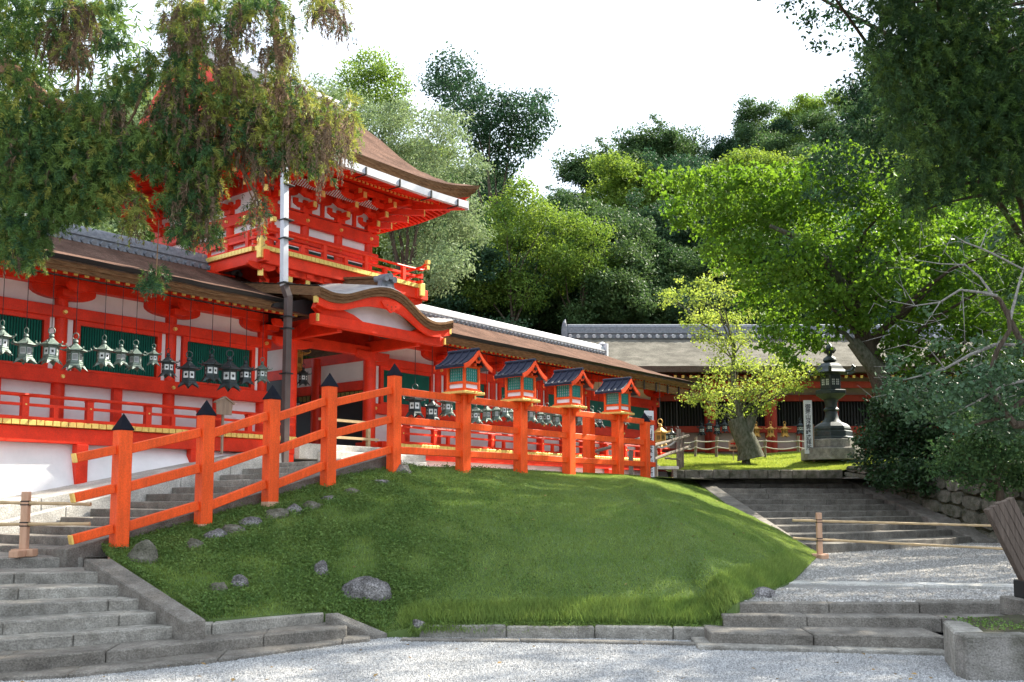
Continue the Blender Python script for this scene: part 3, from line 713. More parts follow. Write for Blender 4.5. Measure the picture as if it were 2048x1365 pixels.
m_.strip([[(s, t, z - .205 + .15 * (t - 15.5)) for t in (15.58, 17, 18.8)] for s, z in zip(ks, ksz)], 1)
for e, dz in ((0, 0), (-1, 0)):
    m_.strip([[(ks[e], t, ksz[e] + .17 * (t - 15.5)), (ks[e], t, ksz[e] - .2 + .17 * (t - 15.5))] for t in tt], 1)
po = m_.build('porch_roof', [KARA, BARKEDGE], gt, smooth=True)
m_ = MB(B)
for t in np.arange(15.75, 18.6, .19): m_.strip([[(s, t, z + .034 + .17 * (t - 15.5)), (s, t + .05, z + .050 + .17 * (t - 15.5)), (s, t + .055, z + .03 + .17 * (t - 15.5))] for s, z in zip(ks, ksz)])
m_.build('shingle_courses', KARA, po)
m_ = MB(B); m_.bar((15.03, 15.75, 6.55), (15.03, 18.2, 6.85), .2, .24); m_.bar((15.03, 15.72, 6.70), (15.03, 18.2, 7.0), .28, .06); rp = m_.build('porch_ridge', BARKEDGE, po, bevel=.01)
m_ = MB(B)
m_.box(14.84, 15.22, 15.68, 15.82, 6.36, 6.62); m_.prism([(14.74, 6.38), (14.86, 6.60), (14.86, 6.38)], 'y', 15.69, 15.8); m_.prism([(15.32, 6.38), (15.20, 6.60), (15.20, 6.38)], 'y', 15.69, 15.8)
for ds, z in ((-.13, 6.66), (0, 6.72), (.13, 6.66)): m_.tube([(15.03 + ds, 15.58, z), (15.03 + ds, 15.95, z + .02)], .075, 12)
m_.tube([(15.03, 15.67, 6.46), (15.03, 15.6, 6.46)], .08, 10); m_.tube([(14.9, 15.68, 6.40), (14.84, 15.62, 6.44)], .05, 8); m_.tube([(15.16, 15.68, 6.40), (15.22, 15.62, 6.44)], .05, 8)
m_.build('ornamental_end_tile', TILE, rp, smooth=True)
m_ = MB(B)   # bargeboard
hb = [.10 + .17 * math.exp(-((s - 15.0) / .75) ** 2) + .06 * abs(s - 15) / 2 for s in ks]
m_.strip([[(s, 15.60, z - .20), (s, 15.60, z - .20 - h), (s, 15.67, z - .20 - h), (s, 15.67, z - .20)] for s, z, h in zip(ks, ksz, hb)])
for e in (0, 1): m_.box(*((12.86, 12.93) if e == 0 else (17.04, 17.11)), 15.59, 15.68, ksz[-e] - .33, ksz[-e] - .19, 1)
m_.build('bargeboard', [RED, GOLD], gt)
m_ = MB(B); m_.prism([(14.72, 6.08), (14.80, 5.98), (14.88, 5.96), (14.95, 5.90), (15.03, 5.86), (15.11, 5.90), (15.18, 5.96), (15.26, 5.98), (15.34, 6.08), (15.2, 6.14), (14.86, 6.14)], 'y', 15.55, 15.60)
for a, b in ((14.9, 6.02), (15.03, 6.0), (15.16, 6.02), (15.03, 5.93)): m_.tube([(a, 15.552, b), (a, 15.545, b)], .022, 6, 1)
m_.build('carved_pendant', [RED, DRED], gt)
m_ = MB(B); m_.strip([[(s, 15.95, min(z - .2, 6.2)), (s, 15.95, 5.56)] for s, z in zip(ks, ksz)][4:-4]); m_.build('gable_panel', WHITE, gt)
m_ = MB(B)   # curved gable struts (red) either side + tie beam
m_.prism([(13.1, 5.92), (13.6, 5.80), (14.1, 5.70), (14.45, 5.56), (13.2, 5.56), (13.0, 5.7)], 'y', 15.78, 15.93)
m_.prism([(16.95, 5.80), (16.5, 5.72), (16.15, 5.68), (15.9, 5.56), (16.9, 5.56)], 'y', 15.78, 15.93)
m_.box(13.0, 17.0, 15.75, 15.98, 5.36, 5.58); m_.box(16.2, 16.34, 15.9, 17.7, 5.28, 5.56); m_.box(13.73, 13.87, 15.9, 17.7, 5.28, 5.56)
m_.add([(13.05, 15.72, 5.42), (13.8, 17.5, 5.30), (13.8, 17.5, 5.56), (13.05, 15.72, 5.58)], [(0, 1, 2, 3)])
boat(m_, 16.27, 17.45, 17.6, 5.3, .55, .22); boat(m_, 13.8, 17.45, 17.6, 5.3, .55, .22)
m_.build('porch_beam', RED, gt, bevel=.01)
m_ = MB(B); m_.box(13.0, 13.05, 15.70, 15.75, 5.40, 5.56); m_.build('gilt_beam_cap', GOLD, gt); m_ = MB(B); m_.box(16.98, 17.03, 15.70, 15.75, 5.40, 5.56); m_.build('gilt_beam_cap', GOLD, gt)
m_ = MB(B)   # shadow on the bark roof ends beside the porch, built as black boards
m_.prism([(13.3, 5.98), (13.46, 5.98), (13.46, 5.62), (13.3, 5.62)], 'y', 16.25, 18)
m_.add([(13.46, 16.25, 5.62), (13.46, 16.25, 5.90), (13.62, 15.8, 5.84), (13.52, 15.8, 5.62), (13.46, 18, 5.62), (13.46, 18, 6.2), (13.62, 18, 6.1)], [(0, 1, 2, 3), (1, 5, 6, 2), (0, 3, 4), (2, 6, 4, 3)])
m_.build('eave_shade_board', BLACK, gt); m_ = MB(B); m_.prism([onT(a, b, 16.2)[0::2] for a, b in ((745, 656), (862, 652), (850, 668), (835, 676), (800, 679), (765, 677), (748, 670))], 'y', 16.14, 16.24); m_.build('eave_shade_board', BLACK, gt)
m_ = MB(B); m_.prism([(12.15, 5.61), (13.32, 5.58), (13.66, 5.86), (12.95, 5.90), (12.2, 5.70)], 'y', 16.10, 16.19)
m_.build('eave_shade_board', BLACK, gt)
# --- upper storey
TS0, TS1, TT0, TT1 = 13.42, 16.52, 18.0, 22.6
m_ = MB(B); m_.box(TS0, TS1, TT0, TT1, 6.0, 9.0); m_.build('wall', WHITE, gt); MB(B).box(TS0 - .02, TS1 + .02, TT0 - .02, TT1 + .02, 9.0, 9.62).build('frieze', RED, gt)
MB(B).box(TS0 + .1, TS1 - .1, TT0 - .015, TT0 + .1, 7.3, 7.62).build('wall', DGREEN, gt)
NB = [TS0, TS0 + 1.02, TS0 + 2.08, TS1]
for s in NB:
    MB(B).tube([(s, TT0, 7.2), (s, TT0, 8.5)], .12, 12).build('pillar', RED, gt, smooth=True)
for t in (19.5, 21.0, TT1):
    MB(B).tube([(TS0, t, 7.2), (TS0, t, 8.5)], .12, 12).build('pillar', RED, gt, smooth=True)
m_ = MB(B)
for z0, z1, e in ((8.18, 8.46, .28), (7.72, 7.95, .26), (7.20, 7.36, .1)):
    m_.box(TS0 - e, TS1 + e, TT0 - .13, TT0 + .02, z0, z1); m_.box(TS0 - .13, TS0 + .02, TT0 - e, TT1 + e, z0 + .002, z1 - .002)
m_.box(TS0 - .05, TS1 + .05, TT0 - .09, TT0 + .02, 8.50, 8.54)
m_.build('tie_beam', RED, gt, bevel=.01)
m_ = MB(B)
for s in NB + [TS0 + .5, TS0 + 1.55, TS0 + 2.6]:
    for z in ((8.32, 7.83) if s in NB else ()): m_.tube([(s, TT0 - .12, z), (s, TT0 - .175, z)], [.055, .03], 10)
for t in (19.5, 21.0):
    for z in (8.32, 7.83): m_.tube([(TS0 - .12, t, z), (TS0 - .175, t, z)], [.055, .03], 10)
m_.build('gilt_nail_cover', GOLD, gt)
# bracket clusters under the upper eaves: three steps outward
def cluster(s, t, ds, dt, z0, sc=1.0):
    """(ds,dt) outward direction in plan"""
    m_ = MB(B)
    px_, pt_ = -dt, ds     # along the wall
    def bx(o, a, w, d, z, h, mi=0):      # o outward offset, a along offset, w along width, d outward depth
        c = (s + ds * o + px_ * a, t + dt * o + pt_ * a)
        hs = abs(px_) * w / 2 + abs(ds) * d / 2; ht = abs(pt_) * w / 2 + abs(dt) * d / 2
        m_.box(c[0] - hs, c[0] + hs, c[1] - ht, c[1] + ht, z, z + h, mi)
    def arm(o, hw, z):   # boat arm parallel to the wall
        if abs(ds) > .9:
            P = [(t - hw, z + .12), (t - hw, z + .07), (t - hw * .6, z), (t + hw * .6, z), (t + hw, z + .07), (t + hw, z + .12)]
            m_.prism(P, 'x', s + ds * o - .05, s + ds * o + .05)
        else:
            P = [(s - hw, z + .12), (s - hw, z + .07), (s - hw * .6, z), (s + hw * .6, z), (s + hw, z + .07), (s + hw, z + .12)]
            m_.prism(P, 'y', t + dt * o - .05, t + dt * o + .05)
    bx(0, 0, .26, .26, z0, .16)
    z = z0 + .13
    for k in range(3):
        o = .30 * k * sc
        arm(o, .36 + .02 * k, z)
        for a in (-.3, 0, .3): bx(o, a, .13, .13, z + .12, .08)
        bx(o + .17, 0, .09, .42, z - .02, .13); bx(o + .39, 0, .095, .03, z - .025, .14, 1)
        z += .19
    bx(.35, 0, .09, .9, z - .06, .1); bx(.81, 0, .1, .03, z - .07, .12, 1)
    m_.build('bracket_cluster', [RED, GOLD], gt)
for s in NB: cluster(s, TT0, 0, -1, 8.50)
for t in (TT0 + .02, 19.5, 21.0, TT1 - .02): cluster(TS0, t, -1, 0, 8.50)
for t in (TT0 + .02, 19.5, 21.0, TT1 - .02): cluster(TS1, t, 1, 0, 8.50)
m_ = MB(B)   # diagonal corner arms and the eave purlins
for s, ds in ((TS0, -1), (TS1, 1)):
    for k in range(3): m_.bar((s, TT0, 8.7 + .19 * k), (s + ds * (.42 + .3 * k), TT0 - (.42 + .3 * k), 8.7 + .19 * k), .1, .14)
    for k in range(3): m_.bar((s + ds * (.42 + .3 * k), TT0 - (.42 + .3 * k), 8.7 + .19 * k), (s + ds * (.44 + .3 * k), TT0 - (.44 + .3 * k), 8.7 + .19 * k), .11, .15, 1)
for o, z in ((.0, 8.98), (.62, 9.22)):
    m_.box(TS0 - o - .3, TS1 + o + .3, TT0 - o - .07, TT0 - o + .07, z, z + .13); m_.box(TS0 - o - .07, TS0 - o + .07, TT0 - o - .3, TT1 + o + .3, z + .002, z + .128); m_.box(TS1 + o - .07, TS1 + o + .07, TT0 - o - .3, TT1 + o + .3, z + .002, z + .128)
m_.build('eave_purlin', [RED, GOLD], gt)
m_ = MB(B)   # white infill between brackets, curved struts
for a, b in zip(NB, NB[1:]):
    c = (a + b) / 2
    m_ = MB(B); m_.box(c - .05, c + .05, TT0 - .06, TT0 + .02, 8.54, 8.92); boat(m_, c, TT0 - .08, TT0 + .02, 9.0, .26, .14); m_.build('intermediate_strut', RED, gt)
m_ = MB(B)
for c in np.arange(TS0 + .3, TS1, .07): m_.bar((c, TT0 - .36, 9.02), (c, TT0 - .56, 9.14), .02, .02)
m_.build('coved_ribs', WHITE, gt)
# upper roof: hip-and-gable heightfield
E0, E1, F0, F1 = 11.15, 18.85, 16.15, 24.45
SC_, TC_ = (E0 + E1) / 2, (F0 + F1) / 2
HR = 2.55
prof_d = [0, .4, 1.0, 1.7, 2.5, 3.3, 4.15]; prof_z = [0, .22, .62, 1.15, 1.85, 2.45, 2.95]
def lift(s, t):
    a = min(s - E0, E1 - s); b = min(t - F0, F1 - t)
    ca_ = max(0, 1 - a / 2.6); cb = max(0, 1 - b / 2.6)
    return .30 * (ca_ ** 2.2) * (cb ** 2.2) + .10 * (max(ca_ * (1 if b < .3 else max(0, 1 - b)), 0) ** 2)
EZ = 9.60
def rz(s, t, gable):
    ds_ = min(s - E0, E1 - s); dt_ = min(t - F0, F1 - t)
    d = dt_ if gable else min(ds_, dt_)
    return EZ + float(np.interp(d, prof_d, prof_z)) + lift(s, t)
m_ = MB(B)
tl = list(np.linspace(F0, F1, 34))
sl_mid = list(np.linspace(SC_ - HR, SC_ + HR, 22))
m_.strip([[(s, t, rz(s, t, True)) for t in tl] for s in sl_mid], 0)
for sgn in (-1, 1):
    sl = np.linspace(SC_ + sgn * HR, E1 if sgn > 0 else E0, 14)
    m_.strip([[(s, t, rz(s, t, False)) for t in tl] for s in sl], 0)
    g = SC_ + sgn * HR
    m_.strip([[(g, t, rz(g, t, True)) for t in tl], [(g, t, rz(g, t, False)) for t in tl]], 2)
per = [(s, F0) for s in np.linspace(E0, E1, 40)] + [(E1, t) for t in np.linspace(F0, F1, 34)[1:]] + [(s, F1) for s in np.linspace(E1, E0, 40)[1:]] + [(E0, t) for t in np.linspace(F1, F0, 34)[1:]]
def ins(s, t, o): return (SC_ + (s - SC_) * (1 - o / (SC_ - E0)), TC_ + (t - TC_) * (1 - o / (TC_ - F0)))
m_.strip([[(*ins(s, t, o), rz(s, t, False) + dz) for o, dz in ((0, 0), (.04, -.10), (.07, -.11), (.11, -.21), (.15, -.22), (.20, -.33))] for s, t in per], 1)
ur_ = m_.build('upper_roof', [BARK, BARKEDGE, RED], gt, smooth=True)
m_ = MB(B); m_.box(SC_ - HR, SC_ + HR, TC_ - .2, TC_ + .2, 12.45, 12.72); m_.box(SC_ - HR, SC_ + HR, TC_ - .25, TC_ + .25, 12.72, 12.78); m_.tube([(SC_ - HR, TC_, 12.85), (SC_ + HR, TC_, 12.85)], .13, 10)
for x in np.arange(SC_ - HR + .1, SC_ + HR, .2): m_.tube([(x, TC_ - .3, 12.55), (x, TC_ - .1, 12.6)], .07, 8)
for sg in (-1, 1): m_.box(SC_ + sg * HR - .08, SC_ + sg * HR + .08, TC_ - .3, TC_ + .3, 12.35, 13.0)
m_.build('ridge', WTILE, ur_)
# soffit, two tiers of rafters with gilt ends
m_ = MB(B)
for s, t in (): pass
m_.strip([[(*ins(s, t, .2), rz(s, t, False) - .33), (*ins(s, t, .95), 9.42 + lift(s, t) * .5), (*ins(s, t, 1.9), 9.50)] for s, t in per]); m_.build('soffit', RED, gt)
lp = {}
def trafter(p, q, key, w=.06, h=.075):
    m2 = MB(B); m2.bar(p, q, w, h, 0); d = (Vector(q) - Vector(p)).normalized() * .03; m2.bar(q, tuple(Vector(q) + d), w * 1.05, h * 1.05, 1); return m2
mfl = []
for x in np.arange(E0 + .35, E1 - .3, .135):
    l_ = lift(x, F0)
    m2 = trafter((x, F0 + 1.75, 9.52), (x, F0 + .85, 9.36 + l_ * .6), 0); m2.bar((x, F0 + 1.0, 9.42 + l_ * .6), (x, F0 + .26, 9.28 + l_ * .95), .05, .06, 0)
    m2.build('rafter', [RED, GOLD], gt)
for sg, e in ((-1, E0), (1, E1)):
    m2 = MB(B)
    for x in np.arange(F0 + .3, F1 - .3, .15):
        l_ = lift(e, x); a = e - sg * 1.75; b = e - sg * .85; c = e - sg * .26
        m2.bar((a, x, 9.52), (b, x, 9.36 + l_ * .6), .06, .075); m2.bar((b, x, 9.36 + l_ * .6), (b + sg * .03, x, 9.355 + l_ * .6), .063, .08, 1); m2.bar((e - sg * 1.0, x, 9.42 + l_ * .6), (c, x, 9.28 + l_ * .95), .05, .06)
    m2.build('side_rafters', [RED, GOLD], gt)
m_ = MB(B)
for sg, e in ((-1, E0), (1, E1)): MB(B).bar((e - sg * 1.9, F0 + 1.9, 9.30), (e - sg * .3, F0 + .3, 9.42), .16, .2).build('corner_rafter', RED, gt)
# white eave gutter on the front with iron straps
gs = np.linspace(13.2, 18.35, 24)
m_ = MB(B); m_.strip([[(s, 16.25, 9.18 + lift(s, F0) * .25), (s, 16.14, 9.18 + lift(s, F0) * .25), (s, 16.14, 9.36 + lift(s, F0) * .25), (s, 16.25, 9.36 + lift(s, F0) * .25)] for s in gs])
m_.box(18.34, 18.36, 16.14, 16.25, 9.2, 9.45); gu = m_.build('eave_gutter', PIPE, gt)
m_ = MB(B)
for s in (13.6, 14.7, 15.8, 16.9, 17.9):
    m_ = MB(B); z = 9.18 + lift(s, F0) * .25; m_.box(s, s + .035, 16.11, 16.14, z - .02, z + .16); m_.bar((s + .017, 16.12, z - .02), (s + .017, 16.5, z - .02), .03, .02); m_.build('gutter_strap', IRON, gu)
# balcony
BS0, BS1, BT0, BT1 = 12.44, 17.55, 17.0, 23.6
m_ = MB(B); m_.box(BS0 + .1, BS1 - .1, BT0 + .1, TT0, 7.06, 7.13); m_.box(BS0 + .1, TS0, TT0, BT1, 7.06, 7.13); m_.box(TS1, BS1 - .1, TT0, BT1, 7.06, 7.13); m_.build('balcony_floor', RED, gt)
m_ = MB(B)
x = BS0 + .05
while x < BS1 - .05: m_.box(x, x + .115, BT0, BT0 + .25, 7.07, 7.17); x += .125
x = BT0 + .3
while x < BT1: m_.box(BS0, BS0 + .25, x, x + .115, 7.07, 7.17); m_.box(BS1 - .25, BS1, x, x + .115, 7.07, 7.17); x += .125
m_.build('balcony_board_ends', GOLD, gt)
m_ = MB(B); m_.box(BS0 + .06, BS1 + .25, BT0 + .06, BT0 + .2, 6.80, 7.065); m_.box(BS0 + .06, BS0 + .2, BT0 - .1, BT1, 6.802, 7.063); m_.box(BS1 - .2, BS1 - .06, BT0, BT1, 6.802, 7.063); m_.build('balcony_beam', RED, gt, bevel=.01)
for a, b, c in ((BS0 - .02, BS0 + .16, 7.36), (BS1 - .14, BS1 + .04, 7.2)): MB(B).box(a, b, BT0 - .05, BT0 + .1, 6.86, c).build('gilt_corner_fitting', GOLD, gt, bevel=.015)
def rail(z, r, up, sq=False):
    m_ = MB(B)
    if sq: m_.box(BS0 - .1, BS1 + .1, BT0 + .10, BT0 + .16, z - r, z + r); m_.box(BS0 + .10, BS0 + .16, BT0 - .1, BT1, z - r + .002, z + r - .002); m_.box(BS1 - .16, BS1 - .10, BT0 - .1, BT1, z - r + .002, z + r - .002)
    else:
        m_.tube([(BS0 - .28, BT0 + .13, z + up), (BS0 - .1, BT0 + .13, z + .02), (BS0 + .4, BT0 + .13, z), (BS1 - .4, BT0 + .13, z), (BS1 + .1, BT0 + .13, z + .02), (BS1 + .28, BT0 + .13, z + up)], r, 8)
        m_.tube([(BS0 + .13, BT0 - .28, z + up), (BS0 + .13, BT0 - .1, z + .02), (BS0 + .13, BT0 + .4, z), (BS0 + .13, BT1, z)], r, 8)
        m_.tube([(BS1 - .13, BT0 - .28, z + up), (BS1 - .13, BT0 - .1, z + .02), (BS1 - .13, BT0 + .4, z), (BS1 - .13, BT1, z)], r, 8)
        for p in ((BS0 - .28, BT0 + .13), (BS1 + .28, BT0 + .13), (BS0 + .13, BT0 - .28), (BS1 - .13, BT0 - .28)): m_.box(p[0] - .05, p[0] + .05, p[1] - .05, p[1] + .05, z + up - .05, z + up + .05, 1)
    m_.build('balcony_rail', [RED, GOLD], gt)
rail(7.58, .033, .12); rail(7.40, .028, 0, True); rail(7.22, .035, 0, True)
for i, s in enumerate(np.linspace(BS0 + .6, BS1 - .6, 7)): MB(B).box(s - .05, s + .05, BT0 + .08, BT0 + .18, 7.17, 7.41 if i % 2 else 7.55).build('balcony_post', RED, gt)
for i, s in enumerate(np.linspace(BT0 + .6, BT1 - .6, 8)): MB(B).box(BS0 + .08, BS0 + .18, s - .05, s + .05, 7.17, 7.41 if i % 2 else 7.55).build('balcony_post', RED, gt)
for i, s in enumerate(np.linspace(BT0 + .6, BT1 - .6, 8)): MB(B).box(BS1 - .18, BS1 - .08, s - .05, s + .05, 7.17, 7.41 if i % 2 else 7.55).build('balcony_post', RED, gt)
# brackets below the balcony
def lower(s, t, ds, dt):
    m_ = MB(B)
    L = .42
    for k in range(2):
        z = 6.42 + .19 * k; o = L * (k + 1) * .95
        q = (s + ds * o, t + dt * o, z); m_.bar((s, t, z), q, .11, .16); e = Vector((ds, dt, 0)).normalized() * .03
        m_.bar(q, tuple(Vector(q) + e), .12, .17, 1); m_.box(q[0] - .08, q[0] + .08, q[1] - .08, q[1] + .08, z + .08, z + .17)
    boat(m_, s + ds * L * 1.9, t + dt * L * 1.9 - .05, t + dt * L * 1.9 + .05, 6.80, .36, .15)
    m_.build('bracket_cluster', [RED, GOLD], gt)
for s in NB + [TS0 + .5, TS0 + 1.55, TS0 + 2.6]: lower(s, TT0, 0, -1)
lower(TS0, TT0, -1, -1); lower(TS1, TT0, 1, -1)
for t in (18.7, 19.5, 20.3, 21.1, 22): lower(TS0, t, -1, 0)
m_ = MB(B); m_.box(TS0 - .1, TS1 + .1, TT0 - .12, TT0 + .02, 6.2, 6.34); m_.box(TS0 - .12, TS0 + .02, TT0, TT1, 6.2, 6.34); m_.box(TS0 - .02, TS1 + .02, TT0 - .06, TT0 + .02, 5.4, 6.2); m_.box(TS0 - .03, TS1 + .03, TT0 - .035, TT0 + .02, 6.34, 7.05); m_.box(TS0 - .036, TS0 + .02, TT0 + .02, TT1, 6.34, 7.05); m_.build('lower_wall_beam', RED, gt)
# valley flashing / lower roof wings behind the porch
m_ = MB(B); m_.strip([[(13.45, t, z), (16.6, t, z)] for t, z in ((16.8, 5.75), (18.0, 6.2), (19.2, 6.5))]); m_.build('lower_roof', BARK, gt)
# down pipe
dp = thing('drain_pipe', B(12.36, 15.95, 2.35), 'tall square drain pipe, pale above and brown below, in front of the gate', 'pipe')
m_ = MB(B); m_.bar((12.30, 15.95, 6.05), (12.24, 15.95, 8.95), .14, .12, up=(0, 1, 0)); m_.bar((12.24, 15.95, 8.9), (13.3, 16.2, 9.22), .13, .12); m_.build('upper_pipe', PIPE, dp, bevel=.01)
m_ = MB(B); m_.bar((12.30, 15.95, 6.08), (12.38, 15.90, 5.82), .145, .135, up=(0, 1, 0)); m_.bar((12.38, 15.90, 5.85), (12.37, 15.90, 2.2), .14, .13, up=(0, 1, 0)); m_.build('lower_pipe', DPIPE, dp, bevel=.01)
for z in (8.2, 7.45, 7.05, 6.1, 5.4, 5.15, 4.2, 2.75): MB(B).box(12.2 + (.1 if z < 6 else 0) - .01, 12.46 - (.06 if z > 6 else 0) + .02, 15.81, 16.04, z, z + .025).build('pipe_clamp', IRON, dp)

# ------------------------------------------------------------------ orange fence with lantern posts
fe = thing('orange_fence', B(13, 11.75, 1.9), 'orange wooden fence of square posts and three rails climbing the slope beside the stairs', 'fence')
FT = 11.75
def sx(px): return onT(px, 950, FT)[0]
POSTS = []   # (s, zbase, ztop, kind)
for px, zb, zt_ in ((243, .97, 2.52), (409, 1.24, 2.80), (541, 1.55, 3.12), (656, 1.86, 3.42), (787, 2.17, 3.74)): POSTS.append((sx(px), zb, zt_, 'cap'))
LPX = (926, 1041, 1138, 1236)
for px in LPX: POSTS.append((sx(px), 2.18, 3.57, 'lamp'))
POSTS.insert(8, (sx(1216) + .05, 2.18, 3.5, 'plain'))
POSTS.append((sx(1291), 2.17, 3.48, 'cap'))
for (s, zb, zt_, kd) in POSTS:
    tt_ = FT + (.55 if kd == 'plain' else 0)
    hw = .094 if kd == 'cap' else .108; m_ = MB(B); m_.box(s - hw, s + hw, tt_ - hw, tt_ + hw, zb - .35, zt_, 0)
    if s < 9: m_.box(s - hw - .003, s + hw + .003, tt_ - hw - .003, tt_ + hw + .003, zb - .35, zb + .03, 1)
    po_ = m_.build('post', [ORA, PINKW], fe, bevel=.012)
    if kd == 'cap':
        MB(B).add([(s - .101, tt_ - .101, zt_), (s + .101, tt_ - .101, zt_), (s + .101, tt_ + .101, zt_), (s - .101, tt_ + .101, zt_), (s, tt_, zt_ + .215),
                   (s - .101, tt_ - .101, zt_ - .015), (s + .101, tt_ - .101, zt_ - .015), (s + .101, tt_ + .101, zt_ - .015), (s - .101, tt_ + .101, zt_ - .015)],
                  [(0, 1, 4), (1, 2, 4), (2, 3, 4), (3, 0, 4), (5, 6, 1, 0), (6, 7, 2, 1), (7, 8, 3, 2), (8, 5, 0, 3), (8, 7, 6, 5)]).build('post_cap', CAP, po_)
main = [p for p in POSTS if p[3] != 'plain']
RZ = [.28, .80, 1.30]
def railz(p, k): return p[1] + (RZ[k] if p[3] != 'lamp' else RZ[k] - .01)
p0 = main[0]
for k in range(3):
    z0 = railz(p0, k); sl_ = .235
    m_ = MB(B); m_.bar((p0[0] - .62, FT, z0 - .62 * sl_), (p0[0] - .1, FT, z0 - .1 * sl_), .09, .115); m_.bar((p0[0] - .65, FT, z0 - .65 * sl_), (p0[0] - .62, FT, z0 - .62 * sl_), .095, .12, 1); m_.build('rail', [ORA, GOLD], fe, bevel=.008)
for a, b in zip(main, main[1:]):
    for k in range(3): MB(B).bar((a[0] + .1, FT, railz(a, k)), (b[0] - .1, FT, railz(b, k)), .09, .125).build('rail', ORA, fe, bevel=.008)
e_ = main[-1]
for k in range(3): MB(B).bar((e_[0] + .1, FT, railz(e_, k)), (e_[0] + .42, FT, railz(e_, k)), .09, .115).build('rail', ORA_LT, fe, bevel=.008)
# lantern houses on the tall posts
def fence_lantern(s, label):
    zb = 3.57; t = FT
    r = thing('post_lantern', B(s, t, zb), label, 'lantern', 'roofed lanterns on the orange fence posts')
    m_ = MB(B)
    for ds, dt in ((1, 0), (-1, 0), (0, 1), (0, -1)):
        pr = [(.13, -.02), (.33, -.02), (.33, -.045), (.27, -.06), (.24, -.10), (.20, -.10), (.17, -.17), (.13, -.19)]
        if ds: m_.prism([(s + ds * a, zb + b) for a, b in pr], 'y', t - .02, t + .02)
        else: m_.prism([(t + dt * a, zb + b) for a, b in pr], 'x', s - .02, s + .02)
    m_.build('carved_bracket', [ORA], r)
    m_ = MB(B); m_.box(s - .29, s + .29, t - .29, t + .29, zb - .02, zb + .03, 1); m_.box(s - .25, s + .25, t - .25, t + .25, zb + .03, zb + .06, 0); m_.box(s - .015, s + .015, t - .31, t - .28, zb - .12, zb + .03, 1); m_.build('base_board', [ORA, GOLD], r, bevel=.006)
    m_ = MB(B)
    for a in (-.2, .2):
        for b in (-.2, .2): m_.box(s + a - .025, s + a + .025, t + b - .025, t + b + .025, zb + .06, zb + .52)
    for z0, z1 in ((.06, .09), (.17, .215), (.47, .52)):
        for a in (-.2, .2):
            m_.box(s - .175, s + .175, t + a - .02, t + a + .02, zb + z0, zb + z1); m_.box(s + a - .02, s + a + .02, t - .175, t + .175, zb + z0, zb + z1)
    bo = m_.build('lantern_frame', ORA, r, bevel=.005)
    m_ = MB(B); m_.box(s - .19, s + .19, t - .19, t + .19, zb + .08, zb + .18); m_.build('white_panel', WHITE, bo)
    m_ = MB(B); m_.box(s - .165, s + .165, t - .165, t + .165, zb + .18, zb + .5, 1)
    for sd in (-.182, .182):
        for a in np.linspace(-.16, .16, 7):
            m_.box(s + a - .008, s + a + .008, t + sd - .008, t + sd + .008, zb + .215, zb + .47); m_.box(s + sd - .008, s + sd + .008, t + a - .008, t + a + .008, zb + .215, zb + .47)
        for z in np.linspace(.235, .455, 5):
            m_.box(s - .175, s + .175, t + sd - .007, t + sd + .007, zb + z - .006, zb + z + .006); m_.box(s + sd - .007, s + sd + .007, t - .175, t + .175, zb + z - .006, zb + z + .006)
    m_.build('lattice_panel', [TEAL, PAPER], bo)
    # roof: gable facing -t (front), ridge along t ; concave slopes
    pr = [(-.40, .50), (-.27, .56), (-.13, .66), (0, .80), (.13, .66), (.27, .56), (.40, .50)]
    SW = lambda a, b, z: B(s + (b - t), t + (a - s), z)      # the gable faces the corridor front, slopes fall along the fence
    # ridge runs along the fence (s); slopes fall to +-t
    m_ = MB(SW); ss_ = [s - .36, s + .36]
    m_.strip([[(q, t + a, zb + b) for a, b in pr] for q in (s - .36, s - .12, s + .12, s + .36)]); m_.strip([[(q, t + a * .98, zb + b - .05) for a, b in pr] for q in ss_])
    for e in (0, -1): m_.strip([[(q, t + pr[e][0], zb + pr[e][1]), (q, t + pr[e][0] * .98, zb + pr[e][1] - .05)] for q in ss_])
    for q in np.linspace(s - .34, s + .34, 5):
        m_.tube([(q, t + a, zb + b + .008) for a, b in pr[:4]], .016, 6); m_.tube([(q, t + a, zb + b + .008) for a, b in pr[3:]], .016, 6)
    m_.tube([(s - .38, t, zb + .81), (s + .38, t, zb + .81)], .035, 8)
    m_.build('roof', NAVY, r)
    m_ = MB(SW)
    for q in ((s - .385, s - .355), (s + .355, s + .385)):
        P = [(t + a, zb + b - .005) for a, b in pr] + [(t + a * .95, zb + b - .085) for a, b in pr[::-1]]
        m_.prism(P, 'x', *q)
        m_.prism([(t - .08, zb + .70), (t + .08, zb + .70), (t + .10, zb + .62), (t + .04, zb + .55), (t - .04, zb + .55), (t - .10, zb + .62)], 'x', q[0] + .03, q[1] - .005 if q[0] < s else q[1] - .01)
    m_.box(s - .3, s + .3, t - .03, t + .03, zb + .5, zb + .56); m_.box(s - .25, s + .25, t - .25, t - .2, zb + .5, zb + .54); m_.box(s - .25, s + .25, t + .2, t + .25, zb + .5, zb + .54)
    m_.build('gable_board', ORA_LT, r)
    m_ = MB(SW)
    for q in (s - .39, s + .39): MB(SW).tube([(q - .01, t, zb + .63), (q + .01, t, zb + .63)], .035, 8).build('gable_boss', BLACK, r)
    return r
for i, px in enumerate(LPX):
    fence_lantern(sx(px), ['nearest and largest roofed lantern on the orange fence', 'roofed fence lantern right of the nearest one, second along the fence', 'third roofed fence lantern, between the second and the farthest', 'farthest and smallest roofed fence lantern, near the white sign'][i])

